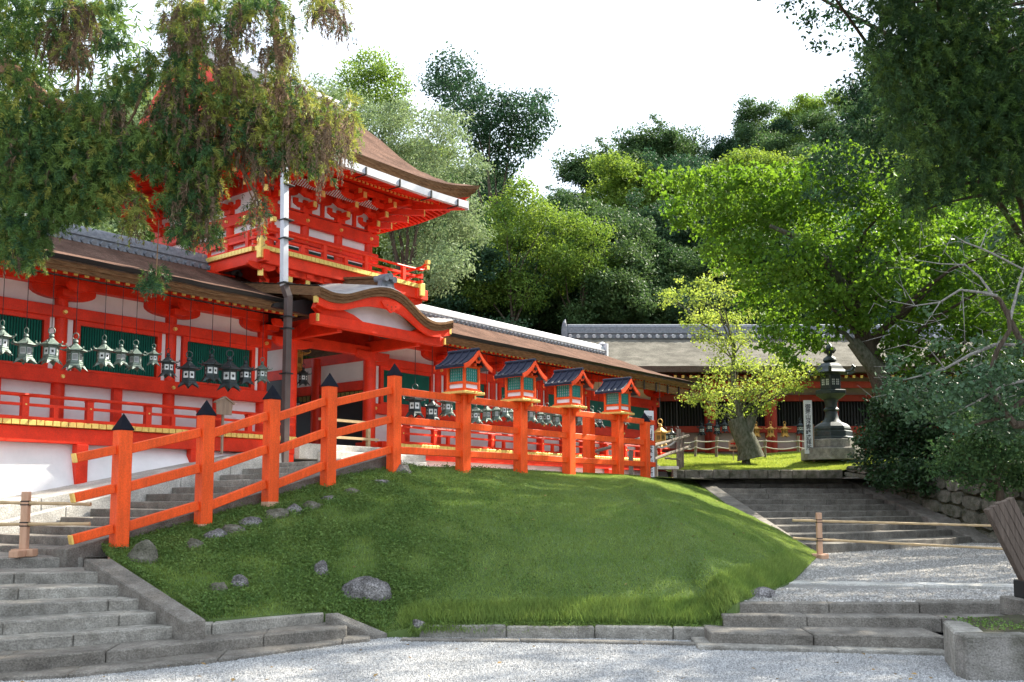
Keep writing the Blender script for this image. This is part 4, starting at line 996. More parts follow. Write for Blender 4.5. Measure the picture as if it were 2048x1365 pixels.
# ------------------------------------------------------------------ hanging lanterns
def make_lantern(mt, pm, style):
    """about 0.62 m high from the hook to the feet; origin at the top of the ring"""
    r = thing('hanging_lantern', (0, 0, 0), 'x', 'lantern')
    z = -.62
    m_ = MB(); P = []
    ph = math.pi / 6
    m_.tube([(.05 * math.cos(a), 0, -.06 + .055 * math.sin(a)) for a in np.linspace(-1.2, math.pi + 1.2, 14)], .009, 6); m_.build('ring', mt, r)
    m_ = MB(); m_.tube([(0, 0, -.005), (0, 0, 1.0)], .006, 5); m_.build('hanging_rod', IRON, r)
    m_ = MB(); m_.lathe((0, 0, 0), [(.012, -.10), (.038, -.125), (.045, -.15), (.03, -.175), (.05, -.19), (.055, -.20)], 10); m_.build('finial', mt, r, smooth=True)
    m_ = MB(); m_.lathe((0, 0, 0), [(.05, -.195), (.085, -.225), (.13, -.262), (.185, -.285), (.19, -.30), (.12, -.305)], 6, ph=ph)
    for k in range(6):
        a = ph + k * math.pi / 3; c, s_ = math.cos(a), math.sin(a)
        m_.tube([(c * .17, s_ * .17, -.285), (c * .21, s_ * .21, -.285), (c * .235, s_ * .235, -.265), (c * .23, s_ * .23, -.245), (c * .215, s_ * .215, -.25)], [.014, .012, .010, .009, .006], 5)
    m_.build('roof', mt, r)
    m_ = MB(); m_.lathe((0, 0, 0), [(.105, -.30), (.118, -.31), (.118, -.325)], 6, ph=ph); m_.lathe((0, 0, 0), [(.118, -.47), (.125, -.485), (.125, -.50), (.1, -.505)], 6, ph=ph)
    for k in range(6):
        a = ph + k * math.pi / 3; m_.tube([(math.cos(a) * .112, math.sin(a) * .112, -.31), (math.cos(a) * .112, math.sin(a) * .112, -.49)], .011, 5)
    m_.lathe((0, 0, 0), [(.104, -.32), (.104, -.48)], 6, ph=ph)
    bo = m_.build('fire_box', mt, r)
    m_ = MB()
    for k in range(6):
        a = ph + (k + .5) * math.pi / 3; c, s_ = math.cos(a), math.sin(a); tx, ty = -s_, c; rr_ = .104 * math.cos(math.pi / 6) + .004
        def q(u, w, o=0): return (c * (rr_ + o) + tx * u, s_ * (rr_ + o) + ty * u, w)
        m_.add([q(-.042, -.455), q(.042, -.455), q(.042, -.345), q(-.042, -.345)], [(0, 1, 2, 3)], 0)
        if style == 0: marks = [(0, -.40, .012)] + [(.018 * math.cos(b), -.40 + .02 * math.sin(b), .006) for b in np.arange(0, 6.2, 1.05)]
        elif style == 1: marks = [(0, -.40, .02)]
        else: marks = [(u, -.40, .004) for u in (-.03, -.015, 0, .015, .03)]
        for u, w, e in marks:
            h = e if style != 2 else .045
            m_.add([q(u - e, w - h, .003), q(u + e, w - h, .003), q(u + e, w + h, .003), q(u - e, w + h, .003)], [(0, 1, 2, 3)], 1)
    m_.build('openwork_panel', [pm, IRON], bo)
    m_ = MB()   # flared skirt with cloud-scroll feet
    m_.lathe((0, 0, 0), [(.118, -.50), (.135, -.52), (.15, -.535), (.14, -.545), (.09, -.53)], 6, ph=ph)
    for k in range(6):
        a0 = ph + k * math.pi / 3; a1 = a0 + math.pi / 3
        e0 = Vector((math.cos(a0), math.sin(a0), 0)); e1 = Vector((math.cos(a1), math.sin(a1), 0))
        ro = []
        for u in np.linspace(0, 1, 9):
            d = e0.lerp(e1, u); dr = abs(u - .5) * 2; o = .145 + .055 * dr ** 2
            ro.append(((d * .145).to_tuple()[:2] + (-.53,), (d * o).to_tuple()[:2] + (-.55 - .065 * dr ** 1.5,)))
        m_.strip([[a for a, _ in ro], [b for _, b in ro]])
    m_.build('skirt', mt, r)
    return r
LANT = [make_lantern(BRONZE, PANEL, k) for k in range(3)] + [make_lantern(DBRONZE, PANEL, k) for k in range(2)] + [make_lantern(SHADEGOLD, SHADEGOLD, 2)]
for l_ in LANT: l_.name = 'hanging_lantern'
used = set()
def hang(px, pytop, pybot, proto, label, group, T=16.6, Y=None):
    """ring top and feet given in the photograph; hangs on the plane T of the corridor (or at depth Y)"""
    if Y is None: s, t, zt_ = onT(px, pytop, T); zb = onT(px, pybot, T)[2]; p = B(s, t, zt_)
    else: p = aty(px, pytop, Y); zb = aty(px, pybot, Y)[2]
    o = LANT[proto]
    if proto in used: o = copy_tree(o)
    used.add(proto)
    k = (p[2] - zb) / .62
    o.location = p; o.scale = (k, k, k); o.rotation_euler = (0, 0, R.uniform(-.5, .5))
    for ch in o.children:
        if ch.name.startswith('hanging_rod'): ch.scale = (1, 1, max(.05, (5.68 if Y is None else p[2] + 1.3 - 0) - p[2]) / k if Y is None else 1.2 / k)
    tag(o, label, 'lantern', group); return o
LL = [(5, 640, 712, 0), (53, 655, 729, 2), (104, 655, 731, 0), (152, 666, 743, 2), (209, 670, 737, 1), (243, 680, 734, 2), (272, 680, 743, 2), (308, 688, 733, 1),
      (337, 697, 757, 4), (379, 703, 777, 4), (424, 697, 767, 4), (460, 700, 783, 3), (492, 712, 772, 4), (525, 715, 767, 1)]
for i, (x, a, b, k) in enumerate(LL):
    hang(x, a, b, k, ('pale green' if k < 3 else 'dark') + ' bronze lantern hanging under the left corridor eaves, ' + ordinal(i) + ' from the left', 'bronze lanterns hanging along the left corridor')
RL = [(830, 768, 837, 3), (864, 785, 846, 3), (895, 778, 835, 0), (951, 800, 849, 1), (973, 800, 846, 2), (992, 800, 844, 2), (1008, 790, 838, 1), (1021, 808, 845, 2), (1062, 800, 846, 2), (1080, 812, 849, 1),
      (1094, 806, 852, 1), (1112, 812, 855, 2), (1160, 815, 853, 2), (1171, 817, 850, 0), (1184, 812, 854, 1), (1198, 816, 857, 4), (1251, 820, 851, 1)]
for i, (x, a, b, k) in enumerate(RL):
    hang(x, a, b, k, ('pale green' if k < 3 else 'dark') + ' bronze lantern hanging under the right corridor eaves, ' + ordinal(i) + ' from the gate', 'bronze lanterns hanging along the right corridor')
hang(590, 668, 752, 5, 'large gilt lantern hanging in the gate opening behind the drain pipe', 'gilt lanterns', 18.6)
hang(607, 728, 772, 3, 'dark bronze lantern hanging just below the large gilt lantern in the gate', None, 18.2)
for i, (x, a, b) in enumerate([(594, 790, 822), (700, 795, 826), (690, 800, 828), (712, 798, 826)]): hang(x, a, b, 4, 'small dark lantern hanging deep inside the gate passage, ' + ordinal(i) + ' counted in depth', 'dark lanterns inside the gate', 19.8 + .5 * i)
hang(1320, 838, 897, 5, 'bright gilt lantern hanging beside the white sign board', 'gilt lanterns', Y=31.0)
for i, x in enumerate((1512, 1541, 1569, 1645)): hang(x, 843, 876, 5, 'gilt lantern hanging along the far hall front, ' + ordinal(i) + ' from the left', 'gilt lanterns', Y=35.6)
for i, (x, a, b) in enumerate([(1331, 855, 886), (1343, 852, 886), (1354, 853, 886), (1403, 842, 872), (1418, 836, 866), (1434, 840, 870), (1449, 836, 866), (1600, 836, 870)]): hang(x, a, b, 4 if i > 2 else 3, 'dark bronze lantern in the shade of the far hall, ' + ordinal(i) + ' from the left', 'dark lanterns of the far hall', Y=36.0 if i > 2 else 33.5)

# ------------------------------------------------------------------ far hall
fh = thing('shrine_hall', (12, 40, 3.2), 'long low shrine hall with grey thatched roof behind the small yellow-green tree', 'building')
HX0, HX1 = 2.5, 27.0
m_ = MB()
hp = [(36.2, 6.72), (36.9, 6.98), (37.8, 7.32), (38.8, 7.74), (39.8, 8.2), (40.6, 8.62)]
hp += [(81.2 - a, b) for a, b in hp[::-1][1:]]
hs_ = np.linspace(HX0, HX1, 60)
m_.strip([[(x, a, b + mnoise.noise(Vector((x * .8, a, 5))) * .03) for a, b in hp] for x in hs_], 0)
m_.strip([[(x, 36.2, 6.72), (x, 36.26, 6.50), (x, 36.5, 6.47), (x, 38.5, 7.1)] for x in hs_], 1)
m_.strip([[(HX0, a, b) for a, b in hp], [(HX0 + .05, a, b - .28) for a, b in hp]], 1)
m_.build('roof', [OLDBARK, DARKW], fh, smooth=True)
m_ = MB(); m_.box(HX0 - .15, HX1, 40.35, 40.85, 8.5, 8.72); m_.box(HX0 - .2, HX1, 40.28, 40.92, 8.72, 8.78); m_.box(HX0 - .1, HX1, 40.4, 40.8, 8.78, 8.98); m_.tube([(HX0 - .1, 40.6, 9.02), (HX1, 40.6, 9.02)], .14, 8); rg = m_.build('ridge', TILE, fh)
m_ = MB()
for x in np.arange(HX0, HX1, .34): m_.tube([(x, 40.15, 8.56), (x, 40.4, 8.62)], .085, 8)
m_.build('ridge_tile_ends', WTILE, rg)
m_ = MB(); m_.box(HX0 - .35, HX0 - .12, 40.2, 41.0, 8.3, 9.0); m_.tube([(HX0 - .24, 40.5, 9.0), (HX0 - .24, 40.45, 9.2), (HX0 - .2, 40.5, 9.36)], [.12, .08, .02], 8); m_.build('ridge_end_tile', TILE, rg)
hx = list(np.arange(3.0, 27, 2.4))
for x in hx:
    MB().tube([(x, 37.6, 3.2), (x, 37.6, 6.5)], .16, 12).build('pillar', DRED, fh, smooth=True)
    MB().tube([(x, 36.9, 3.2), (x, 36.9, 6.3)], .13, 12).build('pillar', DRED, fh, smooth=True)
m_ = MB()
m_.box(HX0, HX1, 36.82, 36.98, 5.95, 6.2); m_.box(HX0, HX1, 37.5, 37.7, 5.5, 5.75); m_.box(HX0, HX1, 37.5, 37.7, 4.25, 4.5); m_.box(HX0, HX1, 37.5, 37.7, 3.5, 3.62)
m_.build('tie_beam', DRED, fh)
m_ = MB(); m_.box(HX0, HX1, 37.68, 37.75, 3.4, 4.3); m_.box(HX0, HX1, 37.68, 37.75, 5.75, 6.6)
m_.build('wall', SHADEWALL, fh)
m_ = MB(); m_.box(HX0, HX1, 38.2, 38.3, 3.2, 6.6); m_.build('interior_shade_sheet', BLACK, fh)  # black sheet painting the deep shade inside the hall
for a, b in zip(hx, hx[1:]):
    m_ = MB()
    for x in np.arange(a + .2, b - .15, .12): m_.box(x, x + .05, 37.72, 37.78, 4.5, 5.5)
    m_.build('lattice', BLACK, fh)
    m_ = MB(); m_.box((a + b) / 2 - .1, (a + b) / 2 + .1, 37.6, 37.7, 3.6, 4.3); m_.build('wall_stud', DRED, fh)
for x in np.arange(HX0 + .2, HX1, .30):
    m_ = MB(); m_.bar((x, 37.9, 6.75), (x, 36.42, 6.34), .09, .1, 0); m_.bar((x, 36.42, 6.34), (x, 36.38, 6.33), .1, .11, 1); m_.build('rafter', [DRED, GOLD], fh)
MB().box(HX0, HX1, 36.8, 38.4, 3.0, 3.3).build('stone_base', MOSSY, fh)

# ------------------------------------------------------------------ large bronze lantern on the lawn
lx, ly, lz = aty(1665, 903, 31)
bl = thing('bronze_lantern', (lx, ly, lz), 'tall dark bronze standing lantern with flaming jewel top on a stone plinth', 'lantern')
m_ = MB(); m_.lathe((lx, ly, lz), [(1.0, -.3), (1.0, .06), (.95, .1)], 8, ph=math.pi / 8); m_.lathe((lx, ly, lz), [(.80, .1), (.80, .36), (.76, .38)], 8, ph=math.pi / 8); m_.build('stone_plinth', STONE, bl, bevel=.02)
z0 = lz + .38
m_ = MB(); m_.lathe((lx, ly, z0), [(.72, 0), (.72, .06), (.64, .08), (.64, .26), (.58, .28), (.60, .34), (.56, .42), (.46, .50), (.34, .56)], 8, ph=math.pi / 8); m_.build('base', DBRONZE, bl, bevel=.01)
m_ = MB(); m_.lathe((lx, ly, z0), [(.32, .56), (.24, .66), (.20, .80), (.19, .92), (.24, .95), (.25, .99), (.22, 1.02), (.19, 1.06), (.20, 1.2), (.24, 1.3)], 18); m_.build('shaft', DBRONZE, bl, smooth=True)
m_ = MB(); m_.lathe((lx, ly, z0), [(.24, 1.3), (.36, 1.36), (.50, 1.46), (.54, 1.48), (.54, 1.60), (.46, 1.62), (.40, 1.63)], 6, ph=.2); m_.build('platform', DBRONZE, bl, bevel=.01)
m_ = MB(); m_.lathe((lx, ly, z0), [(.36, 1.63), (.36, 2.12), (.40, 2.16)], 6, ph=.2); fb = m_.build('fire_box', DBRONZE, bl, bevel=.01)
m_ = MB()
for k in range(6):
    a = .2 + (k + .5) * math.pi / 3; c, s_ = math.cos(a), math.sin(a); rr_ = .36 * math.cos(math.pi / 6) + .006
    for u in (-.075, .075):
        for w in range(2):
            for v_ in range(3):
                x_ = u + (w - .5) * .055; z_ = 1.80 + v_ * .07
                m_.add([(lx + c * rr_ - s_ * (x_ + e) , ly + s_ * rr_ + c * (x_ + e), z0 + z_ + g) for e, g in ((-.02, -.026), (.02, -.026), (.02, .026), (-.02, .026))], [(0, 1, 2, 3)])
m_.build('openwork_panel', PANEL, fb)
m_ = MB(); m_.lathe((lx, ly, z0), [(.30, 2.14), (.56, 2.16), (.62, 2.19), (.50, 2.28), (.42, 2.40), (.30, 2.50), (.16, 2.54)], 6, ph=.2)
for k in range(6):
    a = .2 + k * math.pi / 3; c, s_ = math.cos(a), math.sin(a)
    m_.tube([(lx + c * r_, ly + s_ * r_, z0 + z_) for r_, z_ in ((.55, 2.19), (.72, 2.19), (.82, 2.23), (.86, 2.31), (.80, 2.37), (.76, 2.32))], [.05, .05, .05, .045, .04, .02], 6)
m_.build('roof', DBRONZE, bl)
m_ = MB(); m_.lathe((lx, ly, z0), [(.16, 2.54), (.22, 2.60), (.20, 2.68), (.12, 2.74), (.07, 2.78), (.10, 2.84), (.155, 2.92), (.15, 3.0), (.09, 3.1), (.02, 3.2)], 14)
for k in range(5):
    a = k * 1.256; c, s_ = math.cos(a), math.sin(a); m_.tube([(lx + c * .12, ly + s_ * .12, z0 + 2.86), (lx + c * .20, ly + s_ * .20, z0 + 2.96), (lx + c * .15, ly + s_ * .15, z0 + 3.08)], [.03, .03, .005], 5)
m_.build('jewel_finial', DBRONZE, bl, smooth=True)

# ------------------------------------------------------------------ signs, barriers
def text_mesh(body, size, parent, m, loc, rot, name='lettering', vertical=True, ls=1.0):
    cu = bpy.data.curves.new('t', 'FONT'); cu.body = '\n'.join(body) if vertical else body; cu.size = size; cu.align_x = 'CENTER'; cu.align_y = 'CENTER'; cu.space_line = ls; cu.extrude = .002; cu.offset = size * .012
    o = bpy.data.objects.new('t', cu); COL.objects.link(o)
    dg = bpy.context.evaluated_depsgraph_get(); me = bpy.data.meshes.new_from_object(o.evaluated_get(dg)); bpy.data.objects.remove(o)
    me.materials.clear(); me.materials.append(m)
    t = bpy.data.objects.new(name, me); COL.objects.link(t); t.parent = parent
    off = BASE[parent.name]; t.location = Vector(loc) - Vector(off); t.rotation_euler = rot; return t
def sign(px, pytop, pybot, Y, w, label, yaw, wpost=False):
    b = aty(px, pybot, Y); tp = aty(px, pytop, Y); h = tp[2] - b[2]
    r = thing('sign_board', b, label, 'sign')
    c, s_ = math.cos(yaw), math.sin(yaw)
    fr = lambda x, y, z: (b[0] + x * c - y * s_, b[1] + x * s_ + y * c, b[2] + z)
    MB(fr).box(-w / 2, w / 2, -.018, .018, .0, h).build('board', SIGN, r, bevel=.004)
    MB(fr).box(w / 2 - .0, w / 2 + .05, .0, .05, -.25, h * .55).build('stake', WOOD, r)
    T_ = '御蓋山浮雲峰遙拝所'; sz = h * .93 / len(T_)
    text_mesh(T_, sz * 1.0, r, INK, fr(0, -.021, h * .49), (math.pi / 2, 0, yaw), ls=.93)
    return r
sign(1299.5, 822, 962, 23.95, .27, 'white upright board with black characters partly behind the last fence post', .45)
sign(1618, 801, 908, 30.6, .27, 'white upright board with black characters standing beside the bronze lantern', .0)
b = aty(1467, 915, 31.5)
ps = thing('direction_sign', b, 'small wooden sign with a red arrow in front of the rope fence', 'sign')
MB(lambda x, y, z: (b[0] + x, b[1] + y, b[2] + z)).prism([(-.14, .22), (.14, .22), (.15, .52), (0, .60), (-.15, .52)], 'y', -.015, .015).build('board', PINKW, ps)
MB().tube([(b[0], b[1] + .02, b[2] - .1), (b[0], b[1] + .02, b[2] + .3)], .014, 6).build('stake', WOOD, ps)
MB(lambda x, y, z: (b[0] + x, b[1] + y - .022, b[2] + z)).prism([(-.09, .425), (.02, .425), (.02, .39), (.09, .45), (.02, .51), (.02, .475), (-.09, .475)], 'y', -.003, .003).build('red_arrow', REDINK, ps)
text_mesh('順路', .105, ps, INK, (b[0], b[1] - .02, b[2] + .30), (math.pi / 2, 0, 0), vertical=False)
# small pentagonal wooden notice on the left corridor deck
s, t, z = onT(448, 830, 16.5)
nb = thing('wooden_notice', B(s, t, z - .35), 'small roofed wooden notice board standing before the left corridor balustrade', 'sign')
MB(B).prism([(s - .17, z + .0), (s + .17, z + .0), (s + .19, z + .24), (s, z + .34), (s - .19, z + .24)], 'y', t - .015, t + .015).build('board', WOOD, nb)
m_ = MB(B); m_.bar((s - .23, t, z + .235), (s, t, z + .36), .08, .03); m_.bar((s, t, z + .36), (s + .23, t, z + .235), .08, .03); m_.build('roof', WOOD, nb)
MB(B).box(s - .02, s + .02, t + .02, t + .06, z - .8, z + .2).build('stake', WOOD, nb)
# wooden barrier inside the gate
wb = thing('wooden_barrier', B(15.2, 17.0, 2.85), 'plain pale timber barrier standing in the gate opening', 'barrier')
for x in (14.6, 15.7): MB(B).box(x - .04, x + .04, 16.96, 17.04, 2.85, 3.45).build('post', BAMBOO, wb)
for z in (3.02, 3.42): MB(B).box(14.2, 16.0, 16.95, 17.05, z, z + .06).build('rail', BAMBOO, wb)
# bamboo barriers
def barrier(base, x0, x1, zr, label, Hh, base_w=.26):
    r = thing('bamboo_barrier', base, label, 'barrier')
    x, y, z = base
    MB().box(x - .045, x + .045, y - .045, y + .045, z + .05, z + Hh).build('post', PINKW, r, bevel=.006)
    m_ = MB(); m_.box(x - .06, x + .06, y - base_w, y + base_w, z, z + .09); m_.box(x - base_w * .55, x + base_w * .55, y - .06, y + .06, z + .002, z + .1); m_.build('foot', PINKW, r, bevel=.008)
    for (a, b_) in zr:
        m_ = MB(); n = int(abs(x1 - x0) / .09); pts_ = [(x0 + (x1 - x0) * u, y - .0 + .01 * math.sin(u * 5), a + (b_ - a) * u) for u in np.linspace(0, 1, n)]
        rs_ = [.021 + (.004 if i % 4 == 0 else 0) for i in range(n)]
        m_.tube(pts_, rs_, 8); m_.build('bamboo_pole', BAMBOO, r)
    for (a, b_) in zr:
        m_ = MB(); zz = a + (b_ - a) * (x - x0) / (x1 - x0); m_.box(x - .05, x + .05, y - .05, y + .05, zz - .03, zz - .015); m_.box(x - .05, x + .05, y - .05, y + .05, zz + .015, zz + .03); m_.build('cord_lashing', IRON, r)
bp = atz(47, 1114, .872); k = bp[1]
barrier(bp, bp[0] - 2.2, aty(183, 1000, k)[0], [(aty(-300, 1000, k)[2], aty(183, 1009, k)[2]), (aty(-300, 1051, k)[2], aty(183, 1048, k)[2])], 'bamboo rail barrier on the stone landing at the far left', aty(47, 984, k)[2] - bp[2])
bp = atz(1640, 1119, .52); k = bp[1]
barrier(bp, aty(1585, 1040, k)[0], 9.5, [(aty(1585, 1041, k)[2], aty(2190, 1054, k)[2]), (aty(1640, 1077, k)[2], aty(2190, 1101, k)[2])], 'bamboo rail barrier across the gravel landing before the right stairs', aty(1640, 1026, k)[2] - bp[2])
# driftwood fence and rope fence
lf = thing('log_fence', aty(1350, 942, 29), 'rough log fence of grey driftwood posts and sloping rails beside the white sign', 'fence')
def logp(name, a, b, r, Ya, Yb, m=GWOOD, par=None):
    p = aty(*a, Ya); q = aty(*b, Yb); n = 5
    MB().tube([tuple(Vector(p).lerp(Vector(q), u) + Vector((R.uniform(-.012, .012), 0, R.uniform(-.012, .012)))) for u in np.linspace(0, 1, n)], [r * R.uniform(.85, 1.1) for _ in range(n)], 8).build(name, m, par or lf, smooth=True)
logp('post', (1358, 945), (1358, 858), .07, 29, 29); logp('post', (1365, 935), (1365, 865), .05, 29.3, 29.3); logp('post', (1313, 960), (1312, 885), .045, 27.2, 27.2); logp('post', (1262, 960), (1262, 900), .06, 25, 25); logp('post', (1182, 950), (1182, 902), .06, 23.4, 23.4)
logp('rail', (1376, 872), (1290, 897), .05, 29.4, 26.2); logp('rail', (1380, 893), (1290, 925), .05, 29.4, 26.2); logp('rail', (1290, 897 - 22), (1165, 911), .045, 25.8, 23); logp('rail', (1330, 917), (1360, 920), .03, 28, 29)
rf_ = thing('rope_fence', aty(1500, 915, 33.5), 'low rope fence on wooden posts along the far edge of the sunny lawn', 'fence')
rp_ = [(1391, 922, 874), (1433, 922, 874), (1530, 915, 878), (1596, 905, 872)]
for i, (x, yb, yt) in enumerate(rp_): logp('post', (x, yb), (x, yt), .055, 33.2, 33.2, par=rf_)
def rope(x0, y0, x1, y1, Y, sag):
    MB().tube([aty(x0 + (x1 - x0) * u, y0 + (y1 - y0) * u + sag * 4 * u * (1 - u), Y - .06) for u in np.linspace(0, 1, 10)], .018, 5).build('rope', ROPE, rf_)
xs_ = [1366, 1391, 1433, 1530, 1596, 1640]
for a, b in zip(xs_, xs_[1:]): rope(a, 882 if a > 1370 else 886, b, 882, 33.2, 2); rope(a, 894, b, 894, 33.2, 5)
MB().tube([aty(1311 + 40 * u, 893 - 10 * u + 26 * u * (1 - u), 29 - .5 * (1 - u)) for u in np.linspace(0, 1, 10)], .03, 6).build('rope', ROPE, lf)
w = aty(1455, 914, 31.2)
# stone bench slabs behind the log fence
m_ = thing('stone_bench', aty(1330, 945, 28.2), 'low stone slab bench in the sun behind the log fence', 'bench')
p = aty(1332, 938, 28.2)
MB().box(p[0] - .5, p[0] + .35, p[1] - .2, p[1] + .3, p[2] - .02, p[2] + .07).build('slab', PALESTONE, m_, bevel=.01)
for d in (-.35, .2): MB().box(p[0] + d, p[0] + d + .1, p[1] - .1, p[1] + .2, p[2] - .6, p[2] - .02).build('support', STONE, m_)

# ------------------------------------------------------------------ stone walls on the right
lw = thing('stone_wall', (7.5, 28.5, 2.2), 'low mossy stone edging wall along the front of the sunny upper lawn', 'wall')
blocks(MB(), [(4.8, 28.45), (7, 28.5), (9.9, 28.45)], 2.50, .36, (0, .3, 0), 8, .3, .6).build('stones', MOSSY, lw, bevel=.03)
def stone_face(name, P0, P1, zb0, zb1, zt0, zt1, label, seed, m=MOSSY):
    """irregular masonry: individual rough stones fitted in courses on a slanted face"""
    r = thing(name, ((P0[0] + P1[0]) / 2, (P0[1] + P1[1]) / 2, min(zb0, zb1)), label, 'wall')
    rr = random.Random(seed); L = math.dist(P0, P1); nx, ny = -(P1[1] - P0[1]) / L, (P1[0] - P0[0]) / L
    rows = 4; m_ = MB()
    def at(u, v, o):
        zb = zb0 + (zb1 - zb0) * u; zt_ = zt0 + (zt1 - zt0) * u
        return (P0[0] + (P1[0] - P0[0]) * u + nx * (o + .18 * v), P0[1] + (P1[1] - P0[1]) * u + ny * (o + .18 * v), zb + (zt_ - zb) * v)
    for k in range(rows):
        u = -rr.uniform(0, .04)
        while u < 1:
            du = rr.uniform(.38, .8) / L; u1 = min(u + du, 1.02)
            v0 = k / rows + rr.uniform(-.02, .02) * (k > 0); v1 = (k + 1) / rows + rr.uniform(-.03, .03)
            g = .012 / L; o = rr.uniform(-.05, .02); cxm = (u + u1) / 2; vm = (v0 + v1) / 2; vv = []
            for i in range(8):
                a = 2 * math.pi * (i + .5) / 8; ex = math.copysign(min(1, abs(math.cos(a)) * 1.5), math.cos(a)); ey = math.copysign(min(1, abs(math.sin(a)) * 1.5), math.sin(a))
                vv.append((cxm + (u1 - u - g) / 2 * ex * rr.uniform(.9, 1.03), vm + (v1 - v0 - .012) / 2 * ey * rr.uniform(.9, 1.03)))
            m_.add([at(a, b, .06) for a, b in vv] + [at(cxm + (a - cxm) * .94, vm + (b - vm) * .94, o - .03) for a, b in vv] + [at(cxm, vm, o - .04)],
                   [(i, (i + 1) % 8, (i + 1) % 8 + 8, i + 8) for i in range(8)] + [(i + 8, (i + 1) % 8 + 8, 16) for i in range(8)])
            u = u1
    m_.build('stones', m, r)
    MB().strip([[at(u, v, .05) for v in (0, .5, .995)] + [at(u, .995, .8)] for u in np.linspace(0, 1, 10)]).build('earth_core', EARTH, r)
    return r
stone_face('stone_wall', (9.95, 28.6), (11.2, 22.3), 2.0, .45, 2.62, 2.0, 'dark dry-stone retaining wall climbing beside the right stairs under the shrubs', 4)
stone_face('stone_wall', (11.2, 22.3), (15.5, 16.0), .45, .4, 2.0, 1.75, 'dark dry-stone retaining wall continuing right behind the bamboo barrier', 5)
m_ = MB(); m_.strip([[(10.0, 28.6, 2.55), (13, 29, 2.9), (30, 30, 3.4)], [(11.3, 22.5, 1.97), (14, 24, 2.3), (30, 25, 3.2)], [(15.6, 16.1, 1.72), (18, 18, 2.1), (30, 19, 3)]]); tag(m_.build('shrub_bed', FOREST, smooth=True), kind='structure')
# stone block bed, lower right
sb = thing('stone_planter', (5.6, 9, 0), 'big mottled granite block bed at the lower right corner with moss on top', 'planter')
blocks(MB(), [(4.04, 8.62), (4.55, 8.62), (5.2, 8.6), (8, 8.55)], .40, .46, (.0, .24, 0), 3, .55, .9).build('front_blocks', PSTONE, sb, bevel=.02)
blocks(MB(), [(4.05, 8.86), (4.35, 9.75)], .39, .46, (.28, -.05, 0), 4, .9, 1.2).build('side_block', STONE, sb, bevel=.02)
MB().strip([[(4.25, 8.84, .37), (5, 8.84, .38), (8, 8.8, .38)], [(4.45, 9.3, .39), (5.2, 9.3, .42), (8, 9.3, .44)], [(4.6, 9.9, .39), (5.4, 9.9, .44), (8, 9.9, .46)]]).build('soil', EARTH, sb, smooth=True)
n = 1300; P6 = np.stack([NR.uniform(4.4, 6.5, n), NR.uniform(8.88, 9.85, n), np.full(n, .41)], 1); V6, F6 = leafquads(P6, .03, .02, 1.0)
tag(npmesh('moss', V6, F6, WEED), kind='stuff')
wbd = thing('leaning_post', (5.35, 9.75, .4), 'weathered grooved wooden board leaning left on a dark block at the right edge', 'post')
tp = aty(1996, 1006, 10.0); bt = aty(2076, 1165, 10.0)
dv = (Vector(tp) - Vector(bt)).normalized(); sdv = Vector((dv.z, 0, -dv.x))
m_ = MB()
for i, o in enumerate(np.linspace(-.125, .125, 5)):
    a = Vector(bt) + sdv * o; b_ = Vector(tp) + sdv * o + dv * R.uniform(-.012, .012)
    m_.bar(a + Vector((0, R.uniform(-.006, .006), 0)), b_, .0605, .10, up=(0, 1, 0))
m_.build('board', DARKW, wbd, bevel=.006)
q = aty(2062, 1165, 10.0); q2 = aty(2062, 1193, 10.0)
MB().box(q[0] - .11, q[0] + .2, 9.9, 10.15, q2[2] - .02, q[2] + .02).build('foot_block', IRON, wbd, bevel=.01)
MB().box(q[0] - .19, q[0] + .4, 9.82, 10.3, q2[2] - .22, q2[2] - .02).build('base_stone', DSTONE, wbd, bevel=.015)

# ------------------------------------------------------------------ trees
def blob_leaves(blobs, per, L, Wd, up=.5, fill=.62, flat=.8, sub=9):
    """leaves gathered in small sprays inside each blob (x,y,z,r): uneven outline with gaps between sprays"""
    Ps = []; Os = []
    for (x, y, z, r) in blobs:
        n = max(8, int(per * r * r)); ns = max(4, n // sub)
        d = rand_unit(ns); d[:, 2] = d[:, 2] * .9 + .12
        rad = r * (fill + (1 - fill) * NR.random(ns) ** .6) * NR.uniform(.8, 1.15, ns)
        c = d * rad[:, None]; c[:, 2] *= flat
        k = NR.integers(0, ns, n)
        sp = r * .21 + L * .8
        p = c[k] + NR.normal(size=(n, 3)) * sp * np.array([.7, .7, .42])
        Ps.append(p + np.array([x, y, z])); Os.append(d[k] * .5)
    P = np.concatenate(Ps); O = np.concatenate(Os)
    return leafquads(P, L, Wd, up, .35, O)
def limb(mb, p, q, r0, r1, bend=.12, n=6, seg=7):
    p = Vector(p); q = Vector(q); L = (q - p).length
    a = Vector((R.uniform(-1, 1), R.uniform(-1, 1), R.uniform(.2, 1))) * bend * L
    mb.tube([tuple(p.lerp(q, u) + a * 4 * u * (1 - u) * .5 + Vector((R.uniform(-1, 1), R.uniform(-1, 1), R.uniform(-1, 1))) * .02 * L * (0 < u < 1)) for u in np.linspace(0, 1, n)], [r0 + (r1 - r0) * u for u in np.linspace(0, 1, n)], seg)
